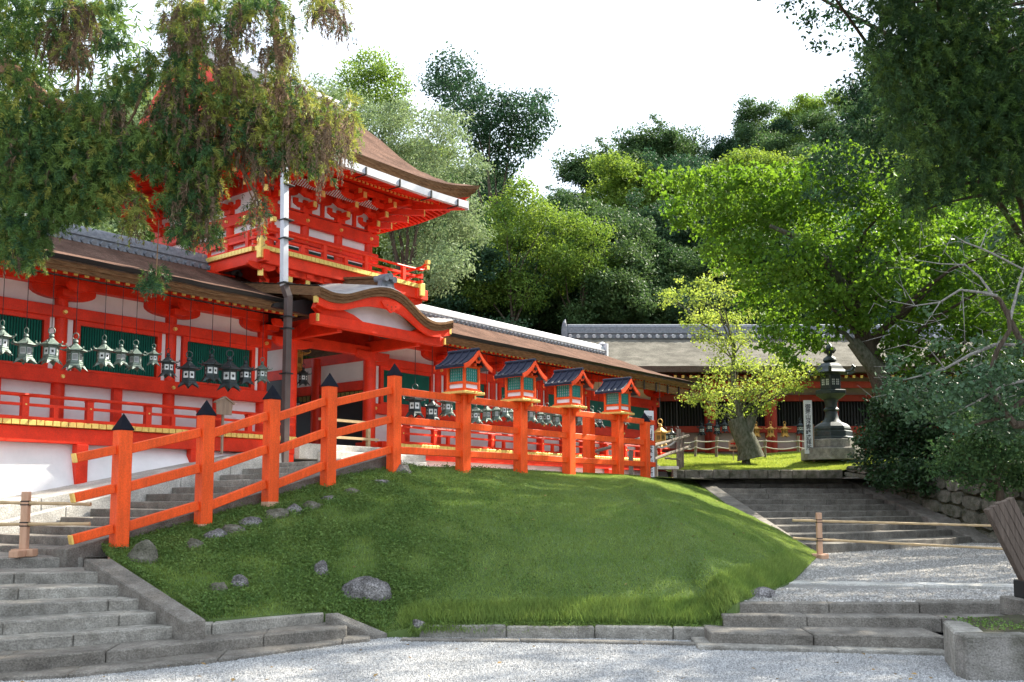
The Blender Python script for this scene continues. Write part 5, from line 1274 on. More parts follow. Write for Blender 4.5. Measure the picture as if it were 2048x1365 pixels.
def tree(name, base, blobs, label, leafmat, per=230, L=.22, Wd=.12, trunk_r=.25, fork=None, cat='tree', group=None, up=.5, bark=None, fill=.62, limbs=10, trunk_pts=None, lr=.09, sub=9):
    r = thing(name, base, label, cat, group)
    V, F = blob_leaves(blobs, per, L, Wd, up, fill, sub=sub)
    npmesh('crown', V, F, leafmat, parent=r)
    m_ = MB(); c = np.mean([b[:3] for b in blobs], axis=0)
    fk = fork or tuple(Vector(base).lerp(Vector(tuple(c)), .62))
    tp = trunk_pts or [base, lerp(base, fk, .5), fk]
    tp = [(tp[0][0], tp[0][1], tp[0][2] - .3)] + list(tp)
    rs_ = [trunk_r * 1.35] + [trunk_r * (1.15 - .6 * i / max(1, len(tp) - 2)) for i in range(len(tp) - 1)]
    m_.tube(tp, rs_, 10)
    for b in sorted(blobs, key=lambda b: -b[3])[:limbs]:
        zt_ = b[2] - .55 * math.hypot(b[0] - tp[-1][0], b[1] - tp[-1][1]) - .3      # leave the trunk below the clump it carries
        st_ = tp[-1]
        for a, c in zip(tp[1:], tp[2:]):
            if a[2] <= zt_ <= c[2]: st_ = lerp(a, c, (zt_ - a[2]) / max(1e-4, c[2] - a[2]))
        if zt_ < tp[2][2] and len(tp) > 2: st_ = lerp(tp[1], tp[2], .75 if len(tp) == 3 else R.uniform(.6, 1))
        limb(m_, st_, b[:3], rs_[-1] * .5, .012, .2)
    m_.build('trunk', bark or TRUNK, r, smooth=True)
    return r
def pblobs(lst, Y, jy=1.0, k=1.0):
    o = []
    for (px, py, rp) in lst:
        y = Y + R.uniform(-jy, jy); p = aty(px, py, y); o.append((*p, rp * k * y / 1900))
    return o
# hillside terrain behind the buildings, its height read against the wooded skyline
SKX = [-700, -300, 0, 300, 450, 600, 700, 850, 1020, 1060, 1100, 1170, 1215, 1300, 1380, 1440, 1500, 1540, 1620, 1700, 1900, 2300, 2900]
SKY_ = [260, 230, 200, 150, 250, 280, 270, 300, 400, 390, 330, 345, 322, 268, 240, 212, 245, 182, 150, 160, 90, 40, 40]
def hill_z(x, y):
    px = 1024 + 1900 * x / y; top = 1.6 + (1000 - np.interp(px, SKX, SKY_)) * 74 / 1900 - 9.0
    return 3.1 + max(0, (y - 46) / 28) * max(2, top - 3.1) if y < 74 else 3.1 + max(2, top - 3.1) * (1 - (y - 74) / 60)
tag(MB().strip([[(x, y, hill_z(x, y) - .4) for x in np.linspace(-60, 95, 60)] for y in (45.5, 50, 56, 62, 68, 74, 82, 100, 130)]).build('hillside', FOREST, smooth=True), kind='structure')
def hill_proto(seed, leafm_, per, L, label, h=10.5, rx=3.4):
    R.seed(seed)
    bl_ = []
    lobes = [(R.uniform(-.55, .55) * rx, R.uniform(-.55, .55) * rx, R.uniform(.38, 1.0) * h, R.uniform(.38, .62) * rx) for _ in range(7)] + [(0, 0, h * .95, rx * .4)]
    for (lx_, ly_, lz_, lr_) in lobes:
        for q in range(9):
            d = Vector((R.gauss(0, 1), R.gauss(0, 1), R.gauss(0, .6))).normalized() * lr_ * R.uniform(.5, 1.1)
            bl_.append((lx_ + d.x, ly_ + d.y, max(1.6, lz_ + d.z * .7 - lr_ * .5), R.uniform(.38, .85)))
    for q in range(16): a = R.uniform(0, 6.283); bl_.append((math.cos(a) * rx * R.uniform(.5, 1), math.sin(a) * rx * R.uniform(.5, 1), R.uniform(1.2, h * .5), R.uniform(.6, 1.1)))
    return tree('hill_tree', (0, 0, 0), bl_, label, leafm_, per * 1.15, L, L * .55, .2, limbs=9, sub=12)
HL = ['dark evergreen broadleaf tree packed in the dense wood on the hillside', 'yellow-green topped tree catching the sun in the dense wood on the hillside']
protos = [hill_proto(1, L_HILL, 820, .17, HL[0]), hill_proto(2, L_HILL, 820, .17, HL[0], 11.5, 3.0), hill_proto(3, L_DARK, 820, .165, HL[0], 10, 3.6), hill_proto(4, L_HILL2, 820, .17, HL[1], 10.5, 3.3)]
pl_ = [0] * 4
R.seed(21)
for row, y in enumerate((48, 52.5, 57, 62, 68, 74.5)):
    x = -.62 * y + R.uniform(0, 3)
    while x < .78 * y:
        px = 1024 + 1900 * x / y
        ok = True
        if px < 640 and row in (1, 3): ok = False
        if px > 1900 and row in (0, 2): ok = False
        if ok:
            k = R.choices((0, 1, 2, 3), (.32, .20, .26, .26 if row > 1 else .10))[0]
            o = protos[k]
            if pl_[k]: o = copy_tree(o)
            pl_[k] = 1
            yy = y + R.uniform(-1.6, 1.6); sc = R.uniform(.8, 1.12) * (1.0 if row < 5 else .95)
            o.location = (x, yy, hill_z(x, yy) - .3); o.scale = (sc * R.uniform(.9, 1.15), sc * R.uniform(.9, 1.15), sc); o.rotation_euler = (0, 0, R.uniform(0, 6.28))
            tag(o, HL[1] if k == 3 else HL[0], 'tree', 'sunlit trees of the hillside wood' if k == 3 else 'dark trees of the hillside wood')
        x += R.uniform(2.9, 4.5)
# individual trees behind the gate
tree('tall_tree', (-1.2, 51, 4), pblobs([(905, 150, 50), (880, 180, 38), (930, 190, 45), (915, 225, 38), (985, 225, 50), (1040, 225, 48), (1080, 205, 28), (1075, 260, 34), (1000, 275, 58), (950, 265, 40), (1045, 290, 38), (975, 320, 40), (1015, 335, 30), (1090, 235, 18), (1000, 380, 40), (1020, 430, 45)], 51, 1.8),
     'tall dark tree with two-lobed crown standing against the sky right of the gate tower', L_DARK, 900, .18, .10, .3)
tree('tall_tree', (-8.5, 58, 5), pblobs([(740, 130, 34), (775, 150, 36), (710, 150, 34), (690, 185, 36), (790, 185, 30), (745, 180, 40), (720, 220, 50), (780, 230, 45)], 58, 1.5),
     'rounded tree with sunlit yellow-green top above the tower roof ridge', L_HILL2, 900, .18, .10, .28)
tree('pale_tree', (-4.5, 36, 2.6), pblobs([(700, 225, 48), (745, 250, 50), (800, 275, 55), (690, 290, 55), (760, 330, 65), (830, 330, 60), (885, 310, 48), (910, 370, 48), (850, 400, 62), (925, 420, 42), (780, 420, 62), (880, 460, 60), (940, 475, 38), (820, 500, 62), (900, 530, 50), (860, 560, 52), (660, 215, 40), (640, 180, 34), (905, 260, 40), (870, 250, 40), (795, 225, 34), (950, 330, 35)], 36, 1.5),
     'large pale grey-green tree spreading directly behind the gate tower', L_PALE, 1500, .15, .055, .3, sub=16)
tree('pale_tree', (-14, 40, 2.6), pblobs([(270, 215, 50), (220, 210, 50), (320, 210, 60), (360, 260, 60), (180, 260, 60), (260, 280, 70), (100, 330, 70), (30, 400, 70), (420, 300, 50), (130, 420, 60), (250, 400, 70), (60, 470, 50), (180, 480, 50), (240, 460, 50)], 40, 2),
     'pale sunlit tree seen through the hanging cedar branches behind the left corridor', L_PALE, 700, .20, .08, .3)
tree('broadleaf_tree', (-.5, 46.6, 3), pblobs([(985, 500, 48), (1030, 470, 45), (1060, 420, 42), (1010, 560, 52), (1075, 500, 40), (960, 590, 50), (1050, 590, 50), (1095, 440, 35), (1120, 520, 38), (1000, 420, 35), (1040, 380, 30)], 46.4, 1.0),
     'sunlit glossy green tree between the gate porch and the far hall ridge', L_HILL2, 1500, .14, .08, .22)
tree('broadleaf_tree', (3.4, 46.5, 3), pblobs([(1150, 450, 36), (1190, 470, 34), (1130, 500, 40), (1215, 520, 36), (1170, 540, 44), (1110, 560, 44)], 47, 1.0),
     'rounded lighter tree low on the slope above the left end of the far hall', L_HILL2, 1500, .14, .08, .2)
# ginkgo
gp = [(1320, 362, 26), (1365, 368, 34), (1410, 365, 40), (1460, 360, 40), (1510, 365, 42), (1550, 395, 45), (1345, 400, 22), (1385, 415, 34), (1365, 450, 24), (1430, 410, 42), (1430, 460, 40), (1480, 420, 48), (1540, 450, 52), (1490, 500, 48), (1450, 520, 36), (1590, 420, 48), (1640, 460, 50), (1590, 520, 58),
      (1530, 560, 50), (1620, 590, 58), (1560, 620, 48), (1680, 530, 55), (1700, 610, 58), (1640, 660, 45), (1590, 680, 36), (1560, 700, 22), (1620, 690, 24), (1740, 470, 55), (1780, 560, 60), (1740, 640, 40), (1830, 500, 60), (1850, 600, 60), (1810, 680, 50), (1900, 550, 60), (1920, 650, 55), (1880, 470, 55), (1500, 600, 30), (1640, 390, 40), (1700, 400, 45), (1960, 600, 50), (1590, 728, 22), (1540, 660, 30), (1780, 715, 36), (1520, 690, 16), (2000, 560, 60), (1980, 660, 60), (2050, 640, 70), (1880, 715, 44), (1950, 730, 50), (2030, 740, 55), (1830, 740, 36), (2040, 480, 60), (1960, 470, 50), (1650, 335, 44), (1720, 350, 50), (1790, 400, 55), (1600, 370, 40), (1690, 310, 36), (1850, 420, 50), (1560, 350, 26), (1480, 560, 30), (1340, 430, 12), (1420, 500, 22)]
gb = aty(1795, 890, 27.5)
tree('ginkgo_tree', gb, pblobs(gp, 27.5, 1.6), 'large bright green ginkgo tree leaning over the far hall roof on the right', L_GINK, 1250, .125, .11, .34, bark=TRUNK, limbs=15, lr=.05, trunk_pts=[gb, aty(1770, 780, 27.5), aty(1735, 700, 27.5), aty(1700, 590, 27.4)], up=.3, sub=12)
m_ = MB(); m_.tube([aty(1768, 752, 27.3), aty(1735, 720, 27.2), aty(1706, 683, 27.2)], [.24, .22, .19], 9); m_.tube([aty(1700, 590, 27.4), aty(1650, 520, 27), aty(1600, 478, 26.6), aty(1540, 452, 26.4)], [.16, .12, .09, .05], 8); m_.tube([aty(1760, 745, 27.3), aty(1690, 668, 27), aty(1660, 655, 26.8)], [.1, .07, .04], 7)
g_ = [o for o in COL.objects if o.name == 'ginkgo_tree'][0]
m_.build('broken_limb', MTRUNK, g_, smooth=True)
# small yellow-green tree on the lawn
sbp = aty(1492, 914, 31)
yt = [(1345, 600, 20), (1375, 585, 18), (1330, 592, 14), (1400, 600, 26), (1425, 580, 24), (1415, 560, 14), (1450, 600, 26), (1470, 570, 16), (1492, 590, 16), (1490, 560, 10), (1385, 640, 26), (1430, 640, 30), (1470, 640, 26), (1500, 630, 18), (1410, 675, 26), (1450, 690, 30), (1490, 680, 26), (1440, 735, 30), (1490, 730, 30), (1530, 740, 30), (1570, 745, 30), (1605, 735, 24), (1440, 780, 32), (1490, 785, 34), (1540, 780, 32), (1410, 800, 24), (1430, 825, 22), (1475, 825, 24), (1520, 815, 26), (1580, 775, 20), (1400, 770, 16), (1640, 745, 14), (1335, 585, 12), (1360, 562, 10), (1395, 565, 12), (1440, 548, 12), (1480, 545, 10), (1510, 580, 11), (1325, 610, 10), (1600, 770, 22), (1380, 800, 20), (1560, 720, 22)]
tree('small_tree', sbp, pblobs(yt, 31, .9, 1.12), 'small pale yellow-green tree with thick mossy trunk on the sunny lawn', L_YOUNG, 1250, .085, .06, .11, bark=MTRUNK, limbs=26, trunk_pts=[sbp, aty(1480, 830, 31), aty(1466, 760, 31), aty(1468, 690, 31)], fill=.3, up=.3, sub=6)
g_ = [o for o in COL.objects if o.name == 'small_tree'][0]
m_ = MB(); m_.tube([aty(1502, 918, 31), aty(1496, 890, 31), aty(1482, 862, 31), aty(1470, 838, 31)], [.46, .36, .34, .27], 12); m_.tube([aty(1490, 880, 30.9), aty(1505, 835, 30.9), aty(1520, 815, 30.9)], [.2, .14, .06], 8); m_.build('bole', MTRUNK, g_, smooth=True)
# dark evergreen behind the cedar, upper right
ob = (14.6, 25.5, 2.5)
R.seed(33); HIGH = []  # unseen high clumps added to shade the fence and left steps
for k in range(34):
    y = R.uniform(19.5, 25); x = R.uniform(5.2, 11.5); r_ = R.uniform(.7, 1.3); HIGH.append((x, y, .53 * y + 1.9 + r_ + R.uniform(0, 3.2), r_))
for k in range(16):
    y = R.uniform(16.8, 19.5); r_ = R.uniform(.7, 1.1); HIGH.append((R.uniform(4.5, 9.5), y, .53 * y + 1.9 + r_ + R.uniform(0, 2.2), r_))
for k in range(9): HIGH.append((R.uniform(7.6, 10), R.uniform(27.4, 29.4), R.uniform(18.2, 20), R.uniform(.8, 1.2)))  # unseen clumps added to shade the porch front
tree('evergreen_oak', ob, pblobs([(1585, 15, 24), (1615, 45, 26), (1650, 15, 34), (1690, 40, 34), (1640, 85, 20), (1700, 95, 26), (1725, 20, 40), (1640, 300, 34), (1690, 280, 44), (1665, 340, 42), (1725, 330, 46), (1640, 385, 26), (1700, 390, 36), (1750, 250, 50), (1720, 180, 45), (1770, 130, 60), (1790, 330, 50), (1850, 60, 70), (1850, 200, 70), (1950, 150, 80), (1800, -60, 90), (1950, -80, 110), (2060, 60, 110), (1900, -220, 110), (2050, 250, 80)], 24.5, 1.5) + HIGH,
     'dark blue-green evergreen tree whose leaf clumps hang before the ginkgo, upper right', L_DARK, 800, .14, .07, .35, limbs=26, trunk_pts=[ob, aty(2080, 500, 25), aty(2000, 150, 25)], sub=10)
tree('broadleaf_tree', (16.5, 31, 3), pblobs([(1950, 480, 70), (2030, 520, 80), (1990, 400, 70), (2060, 620, 80), (1960, 620, 60), (1900, 420, 60), (2100, 420, 90), (2010, 700, 60)], 31, 1.5), 'yellow-green backlit tree behind the bare gnarled branches at the right edge', L_GINK, 900, .13, .10, .25, limbs=10, up=.3)
# ---- cedars: hanging sprays of needles
def sprays(ells, per, nl=14, L=.085, Wd=.011, twig=.16, down=1.0, thick=.8):
    """ells: (x,y,z,rx,ry,rz); needle sprays drooping from points in each ellipsoid"""
    Vs = []
    for (x, y, z, rx, ry, rz_) in ells:
        n = max(6, int(per * (rx * rz_ + .02)))
        nt_ = max(3, int(n / 16)); c0 = rand_unit(nt_) * (NR.random((nt_, 1)) ** .4) * np.array([rx, ry, rz_]) + np.array([x, y, z])
        k0 = NR.integers(0, nt_, n); hang_ = NR.random((n, 1))
        d = rand_unit(n)
        p = c0[k0] + d * np.array([1, 1, .5]) * twig * .45 - np.array([0, 0, 1]) * hang_ * twig * 1.7
        dr = d * .8 + NR.normal(size=(n, 3)) * .35 + np.array([0, 0, -down]); dr /= np.linalg.norm(dr, axis=1, keepdims=True)
        k = np.repeat(np.arange(n), nl); u = NR.random((n * nl, 1))
        b = p[k] + dr[k] * u * twig
        nd = dr[k] * .8 + rand_unit(n * nl) * .75; nd /= np.linalg.norm(nd, axis=1, keepdims=True)
        l_ = L * NR.uniform(.6, 1.25, (n * nl, 1)); sd = np.cross(nd, rand_unit(n * nl)); sd /= np.linalg.norm(sd, axis=1, keepdims=True)
        Vs.append(np.stack([b, b + nd * l_ * .5 + sd * Wd / 2, b + nd * l_, b + nd * l_ * .5 - sd * Wd / 2], 1).reshape(-1, 3))
    V = np.concatenate(Vs); return V, np.arange(len(V)).reshape(-1, 4)
def pell(lst, Y, jy, dz=.8):
    o = []
    for (px, py, rx, ry) in lst:
        y = Y + R.uniform(-jy, jy); p = aty(px, py, y); k = y / 1900; o.append((*p, rx * k, rx * k * dz, ry * k))
    return o
cb = (-9.2, 9.6, .9)
ct = thing('cedar_tree', cb, 'old cedar whose drooping green and brown branches hang across the upper left', 'tree')
R.seed(5)
CG = [(20, 60, 60, 90), (30, 200, 60, 90), (20, 330, 60, 90), (50, 410, 70, 70), (15, 480, 50, 60), (60, 500, 40, 60), (140, 230, 70, 50), (200, 240, 60, 60), (150, 310, 80, 70), (210, 330, 60, 60), (120, 390, 70, 60), (180, 410, 60, 55), (110, 440, 40, 40), (230, 380, 30, 40), (320, 310, 36, 36), (300, 280, 30, 30), (255, 180, 40, 45), (300, 150, 30, 40), (330, 360, 22, 20), (430, 30, 50, 30), (520, 20, 60, 25), (210, 20, 40, 25), (100, 30, 60, 40), (270, 290, 30, 26)]
CY_ = [(345, 50, 26, 50), (390, 60, 24, 60), (395, 130, 24, 40), (430, 190, 34, 40), (465, 170, 24, 44), (445, 230, 30, 30), (560, 150, 24, 60), (560, 60, 24, 50), (600, 200, 22, 40), (690, 260, 26, 50), (640, 215, 36, 20), (540, 290, 30, 30), (430, 340, 24, 60), (400, 370, 34, 40), (265, 420, 26, 40), (275, 455, 20, 24), (510, 250, 34, 40), (490, 30, 26, 30), (600, 300, 34, 30), (350, 160, 24, 60), (480, 200, 44, 40), (560, 255, 40, 44), (620, 250, 40, 34), (520, 210, 30, 40), (650, 20, 40, 20), (700, 220, 12, 40), (580, 350, 18, 18), (395, 300, 24, 30)]
CB_ = [(150, 60, 46, 66), (110, 100, 34, 34), (150, 120, 40, 26), (370, 60, 34, 60), (360, 220, 36, 60), (330, 240, 40, 40), (480, 70, 30, 44), (440, 80, 20, 30), (540, 120, 24, 28), (575, 110, 16, 36), (590, 250, 34, 50), (640, 270, 44, 46), (670, 300, 34, 36), (640, 330, 20, 24), (520, 330, 30, 36), (480, 280, 24, 30), (640, 45, 14, 20), (660, 30, 30, 16), (400, 440, 36, 50), (370, 400, 36, 50), (230, 230, 22, 30), (245, 270, 14, 18), (515, 435, 18, 28), (515, 410, 10, 16), (35, 330, 30, 40), (560, 190, 16, 30), (650, 355, 8, 26), (450, 300, 18, 26), (390, 280, 30, 40), (680, 60, 20, 16), (420, 255, 34, 44), (490, 300, 30, 34), (560, 300, 30, 30), (620, 295, 34, 34), (450, 130, 20, 40)]
CD_ = [(380, 330, 46, 60), (400, 400, 40, 60), (370, 470, 34, 36), (60, 300, 60, 60), (110, 340, 60, 60), (80, 460, 30, 46), (40, 520, 34, 36), (240, 330, 30, 40), (300, 330, 26, 40), (170, 350, 40, 50), (360, 130, 26, 60), (420, 480, 24, 24), (310, 565, 20, 26), (300, 580, 14, 16), (620, 340, 26, 22), (560, 330, 22, 30), (220, 90, 24, 24), (530, 20, 30, 16), (590, 170, 12, 16), (390, 190, 22, 40), (340, 250, 34, 60), (440, 300, 34, 44), (500, 240, 26, 40), (260, 300, 40, 40), (580, 300, 26, 24), (350, 400, 34, 50)]
FOL = {k: [] for k in 'gybd'}
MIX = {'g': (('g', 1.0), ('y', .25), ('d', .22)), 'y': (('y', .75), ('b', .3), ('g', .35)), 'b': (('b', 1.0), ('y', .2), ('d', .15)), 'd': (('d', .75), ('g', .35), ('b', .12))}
def strands(P, D, Ln, nn, nl, wd, spread=.75, droop=1.0):
    """hanging branchlets clothed with needles: P start points, D start directions, Ln lengths"""
    n = len(P); k = np.repeat(np.arange(n), nn); u = NR.random((n * nn, 1)); Lk = Ln[k][:, None]
    dn = np.array([0, 0, -1.0])
    pos = P[k] + D[k] * Lk * (u - .45 * u * u * droop) + dn * Lk * droop * .75 * u * u
    tan = D[k] * (1 - .9 * u * droop) + dn * 1.5 * u * droop; tan /= np.linalg.norm(tan, axis=1, keepdims=True)
    nd = tan * .9 + rand_unit(n * nn) * spread; nd /= np.linalg.norm(nd, axis=1, keepdims=True)
    l_ = nl * NR.uniform(.6, 1.2, (n * nn, 1)) * (1.05 - .45 * u)
    sd = np.cross(nd, rand_unit(n * nn)); sd /= np.linalg.norm(sd, axis=1, keepdims=True)
    V = np.stack([pos, pos + nd * l_ * .45 + sd * wd / 2, pos + nd * l_, pos + nd * l_ * .45 - sd * wd / 2], 1).reshape(-1, 3)
    return V, np.arange(len(V)).reshape(-1, 4)
def strand_set(ells, Y, jy, dens, lo, hi, key=None):
    for (a, b, c, d) in ells:
        for q in range(max(3, int(c * d / dens))):
            th = R.uniform(0, 6.283); rr_ = math.sqrt(R.uniform(0, 1)); y = Y + R.uniform(-jy, jy)
            p = aty(a + math.cos(th) * c * rr_ * .95, b - 14 + math.sin(th) * d * rr_ * .9, y)
            az = R.uniform(0, 6.283); e = R.uniform(-.5, .45)
            yield p, (math.cos(az) * math.cos(e), math.sin(az) * math.cos(e), math.sin(e)), R.uniform(lo, hi)
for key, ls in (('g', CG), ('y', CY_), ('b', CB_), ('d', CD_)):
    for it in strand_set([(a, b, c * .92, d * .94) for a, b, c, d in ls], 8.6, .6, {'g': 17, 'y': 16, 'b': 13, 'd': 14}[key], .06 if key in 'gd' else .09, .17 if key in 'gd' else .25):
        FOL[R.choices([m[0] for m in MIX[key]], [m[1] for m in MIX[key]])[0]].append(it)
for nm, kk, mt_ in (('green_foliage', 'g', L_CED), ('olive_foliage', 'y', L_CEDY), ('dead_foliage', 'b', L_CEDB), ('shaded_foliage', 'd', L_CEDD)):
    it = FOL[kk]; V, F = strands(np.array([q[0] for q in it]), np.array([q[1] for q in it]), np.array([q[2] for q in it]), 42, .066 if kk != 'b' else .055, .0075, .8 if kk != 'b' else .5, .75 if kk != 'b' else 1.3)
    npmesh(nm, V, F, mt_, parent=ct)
# the part of the crown above and beside the frame
up_ = [(-8.6 + R.uniform(-2.5, 3.5), 9.4 + R.uniform(-2.5, 2.5), R.uniform(6.6, 11), R.uniform(.6, 1.2), R.uniform(.6, 1.2), R.uniform(.5, .9)) for _ in range(26)]
V, F = sprays(up_, 420, 12, .13, .022, .22); npmesh('upper_foliage', V, F, L_CED, parent=ct)
m_ = MB(); m_.tube([(-9.2, 9.6, .3), (-9.15, 9.6, 3), (-9.0, 9.5, 7), (-8.8, 9.5, 12)], [.55, .46, .38, .2], 14); m_.build('trunk', REDBARK, ct, smooth=True)
m_ = MB()
m_.tube([(-9.1, 9.5, 6.6), aty(-60, 105, 8.9), aty(20, 140, 8.7), aty(60, 175, 8.6), aty(100, 205, 8.6), aty(180, 240, 8.6), aty(280, 260, 8.6)], [.16, .10, .085, .07, .06, .04, .02], 8)
m_.tube([(-9.0, 9.5, 7.4), aty(100, -90, 8.8), aty(300, -60, 8.6), aty(400, 0, 8.6), aty(390, 150, 8.6), aty(380, 300, 8.6), aty(380, 430, 8.6)], [.15, .11, .08, .05, .035, .025, .01], 8)
m_.tube([aty(300, -60, 8.6), aty(480, -60, 8.4), aty(550, 40, 8.4), aty(560, 150, 8.4), aty(580, 220, 8.4), aty(650, 260, 8.4)], [.07, .055, .04, .03, .022, .01], 7)
m_.tube([aty(480, -60, 8.4), aty(620, -20, 8.4), aty(680, 40, 8.4)], [.05, .03, .01], 6)
for a, b in (((390, 60), (345, 60)), ((390, 100), (470, 180)), ((470, 180), (500, 330)), ((300, 130), (275, 200)), ((560, 120), (540, 60)), ((280, 190), (250, 260)), ((380, 300), (330, 250)), ((480, 330), (515, 400)), ((150, 230), (150, 80)), ((600, 230), (610, 340)), ((60, 170), (60, 400)), ((180, 240), (260, 430)), ((280, 190), (240, 215))):
    m_.tube([aty(*a, 8.5), aty((a[0] + b[0]) / 2 + R.uniform(-8, 8), (a[1] + b[1]) / 2, 8.5), aty(*b, 8.5)], [.022, .014, .007], 6)
m_.tube([aty(480, 330, 8.5), aty(497, 380, 8.5), aty(515, 420, 8.5)], .006, 5); m_.tube([aty(318, 440, 8.5), aty(312, 560, 8.5)], .005, 5)
m_.build('branches', REDBARK, ct, smooth=True)
# dark cedar, upper right
R.seed(9)
db = (13.2, 20.5, 1.9)
dc = thing('cedar_tree', db, 'dark dense cedar filling the upper right corner', 'tree')
RC = [(1760, 120, 40, 60), (1790, 190, 50, 60), (1850, 420, 40, 30), (1980, 230, 90, 90), (1900, 120, 90, 80), (1880, 40, 110, 90), (1990, 40, 110, 90), (1800, 60, 50, 60), (1830, 150, 70, 80), (1940, 160, 110, 90), (2040, 180, 90, 100), (1880, 260, 80, 80), (1980, 290, 90, 80), (1860, 340, 50, 50), (1830, 390, 50, 36), (1920, 370, 70, 40), (2040, 330, 70, 60), (1810, 260, 40, 50), (1780, 10, 50, 40), (2000, 390, 50, 30)]
it = list(strand_set(RC, 20, 1.3, 30, .22, .55))
for _ in range(3000): it.append(((R.uniform(12.4, 16.5), R.uniform(16.5, 25), R.uniform(4.6, 16)), (R.uniform(-1, 1), R.uniform(-1, 1), .1), R.uniform(.6, 1.3)))  # unseen strands added beside the cedar to shade the gravel landing
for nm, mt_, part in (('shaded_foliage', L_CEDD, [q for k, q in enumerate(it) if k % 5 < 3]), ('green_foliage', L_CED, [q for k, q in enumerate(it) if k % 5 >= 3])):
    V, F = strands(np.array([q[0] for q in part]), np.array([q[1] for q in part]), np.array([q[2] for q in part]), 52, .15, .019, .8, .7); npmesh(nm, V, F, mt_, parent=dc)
el = [aty(a, b, 20) for a, b, c, d in RC]
m_ = MB(); m_.tube([(13.2, 20.5, 1.5), (13.1, 20.5, 8), (12.9, 20.5, 18)], [.55, .42, .12], 12)
for e in el: limb(m_, (13.0, 20.5, min(17, max(4, e[2] + .8))), e[:3], .08, .015, .05)
m_.build('trunk', TRUNK, dc, smooth=True)
# tall trees just outside the right edge of the view: they throw the shade that lies on mound, steps and gravel
for i, (x, y, h, lb) in enumerate([(13.7, 14.6, 13.5, 'tall shade tree standing right of the wooden board outside the view'), (19.5, 16, 16, 'tallest shade tree farthest right outside the view')]):
    R.seed(60 + i); bl_ = []
    for k in range(34):
        a = R.uniform(0, 6.28); rr_ = 3.6 * math.sqrt(R.uniform(0, 1)); bl_.append((x + math.cos(a) * rr_, y + math.sin(a) * rr_, h * R.uniform(.42, 1.0), R.uniform(.8, 1.5)))
    tree('shade_tree', (x, y, 1.5), bl_, lb, L_HILL, 70, .34, .2, .35, limbs=10)
# shrubs on the right bank
R.seed(13)
def shrub(lst, Y, base, label, m, per, L, Wd, nm='shrub', jy=.7, bark=TRUNK, **k): return tree(nm, base, pblobs(lst, Y, jy), label, m, per, L, Wd, .07, cat='shrub', limbs=12, bark=bark, **k)
shrub([(1790, 830, 42), (1760, 870, 40), (1745, 920, 34), (1800, 890, 60), (1850, 850, 55), (1860, 920, 60), (1800, 950, 44), (1910, 890, 55), (1900, 950, 45), (1940, 840, 48), (1765, 960, 26), (1730, 885, 22), (1830, 800, 40), (1900, 800, 50), (1960, 900, 50), (1980, 950, 40), (1870, 980, 24), (1760, 815, 26), (2000, 850, 50), (1950, 960, 40), (1950, 800, 60), (2020, 780, 60), (2040, 880, 60), (1990, 740, 40), (1850, 780, 40), (2060, 830, 60)], 25.3, aty(1820, 960, 25.3), 'dense dark rounded camellia shrub on top of the stone wall beside the stairs', L_CAM, 4200, .10, .055, sub=7)
shrub([(1950, 930, 45), (1990, 890, 55), (2040, 920, 60), (2000, 960, 40), (1960, 860, 45), (2060, 850, 60), (2020, 830, 45), (1930, 960, 25), (1985, 990, 16), (1900, 900, 34), (1880, 940, 26), (1920, 830, 40), (2060, 960, 40)], 20.5, aty(2000, 985, 20.5), 'lighter leafy shrub overhanging the wall at the right edge', L_HILL, 3200, .09, .055, sub=7)
R.seed(15)
gn = (aty(2115, 980, 15.2))
gt_ = thing('gnarled_tree', gn, 'old gnarled tree with lichen grey bare branches reaching in from the right edge', 'tree')
m_ = MB()
def gb_(pts_, rs_, Y=15.2): m_.tube([aty(a, b, Y + R.uniform(-.15, .15)) for a, b in pts_], [q * .72 for q in rs_], 8)
gb_([(2115, 985), (2100, 900), (2060, 850), (2030, 850)], [.17, .15, .12, .09])
gb_([(2060, 850), (2075, 780), (2050, 700), (2020, 640), (2000, 600), (1985, 590)], [.10, .085, .07, .06, .05, .045])
gb_([(2030, 850), (1990, 800), (1975, 760), (1995, 700), (2020, 660), (2015, 620)], [.08, .07, .06, .055, .05, .045])
gb_([(2050, 800), (2000, 835), (1950, 850)], [.07, .05, .03])
m_.build('trunk', TRUNK, gt_, smooth=True)
m_ = MB()
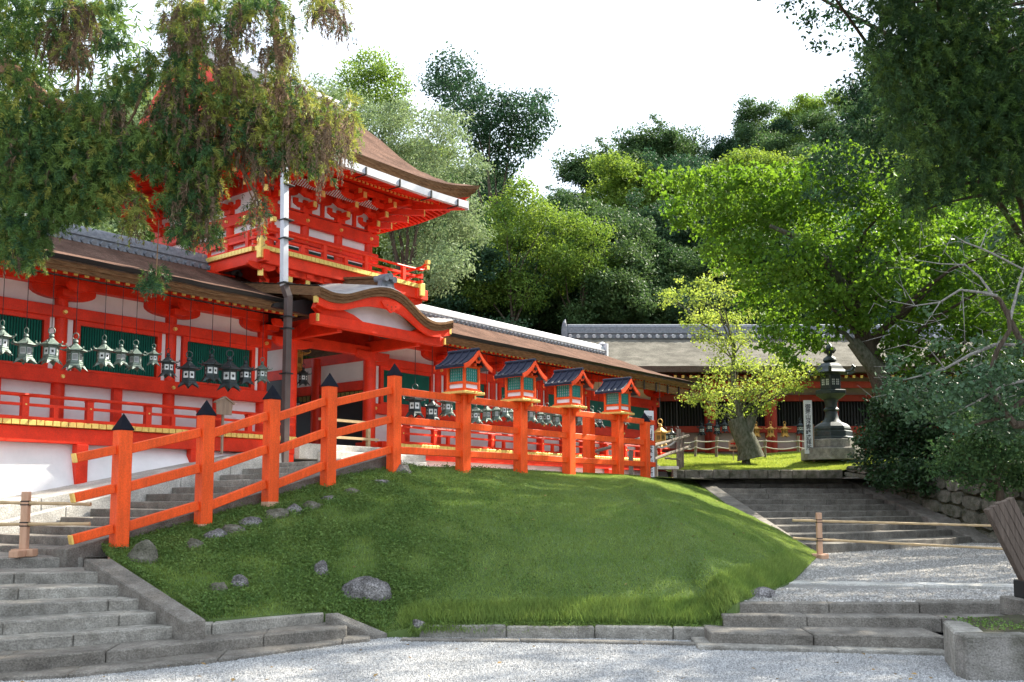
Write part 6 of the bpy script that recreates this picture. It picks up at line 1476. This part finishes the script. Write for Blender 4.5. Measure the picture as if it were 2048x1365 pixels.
gb_([(2030, 690), (1990, 690), (1940, 710), (1890, 738), (1830, 755), (1765, 770)], [.035, .045, .035, .028, .018, .008])
gb_([(1995, 592), (1960, 585), (1920, 580), (1880, 605), (1830, 612), (1770, 600)], [.035, .032, .028, .022, .014, .006])
gb_([(1985, 590), (1960, 555), (1930, 530), (1880, 528), (1830, 520)], [.03, .024, .02, .014, .006])
gb_([(2048, 540), (1990, 510), (1965, 498), (1930, 485), (1905, 470), (1885, 510)], [.02, .022, .02, .016, .012, .005])
gb_([(2020, 640), (2040, 560), (2060, 500)], [.04, .025, .01]); gb_([(1960, 498), (1975, 460), (2010, 440)], [.014, .01, .005])
gb_([(2060, 760), (2010, 770), (1960, 800), (1900, 830)], [.035, .03, .02, .01]); gb_([(1925, 580), (1928, 640), (1930, 690)], [.012, .01, .008])
gb_([(1830, 612), (1810, 580), (1790, 560)], [.012, .008, .004]); gb_([(1890, 738), (1860, 700), (1810, 690), (1770, 700)], [.018, .013, .009, .004]); gb_([(1880, 605), (1850, 650), (1800, 640)], [.014, .009, .004])
for k in range(80):
    a = R.uniform(1770, 2045); b = R.uniform(470, 800); gb_([(a, b), (a + R.uniform(-30, 5), b + R.uniform(-16, 12)), (a + R.uniform(-60, -8), b + R.uniform(-36, 20))], [.008, .006, .003])
m_.build('lichen_branches', LTRUNK, gt_, smooth=True)
lb_ = pblobs([(1790, 770, 26), (1830, 790, 34), (1880, 770, 34), (1930, 790, 40), (1980, 760, 40), (1850, 740, 20), (1900, 700, 18), (1990, 820, 40), (2040, 780, 45), (1780, 740, 14), (1960, 690, 20), (2030, 700, 30), (1830, 830, 24), (1920, 860, 26), (2040, 860, 40), (1800, 590, 10), (1920, 490, 12), (1990, 480, 16), (2040, 600, 16), (1850, 625, 10), (1800, 720, 20), (1880, 830, 30), (1800, 800, 30), (1980, 860, 30), (1900, 800, 40), (1950, 740, 26), (1770, 790, 20), (1870, 690, 14), (2010, 740, 30)], 15.2, .5)
V, F = blob_leaves(lb_, 2600, .085, .055, .4, .2, sub=4); npmesh('foliage', V, F, L_BLUE, parent=gt_)
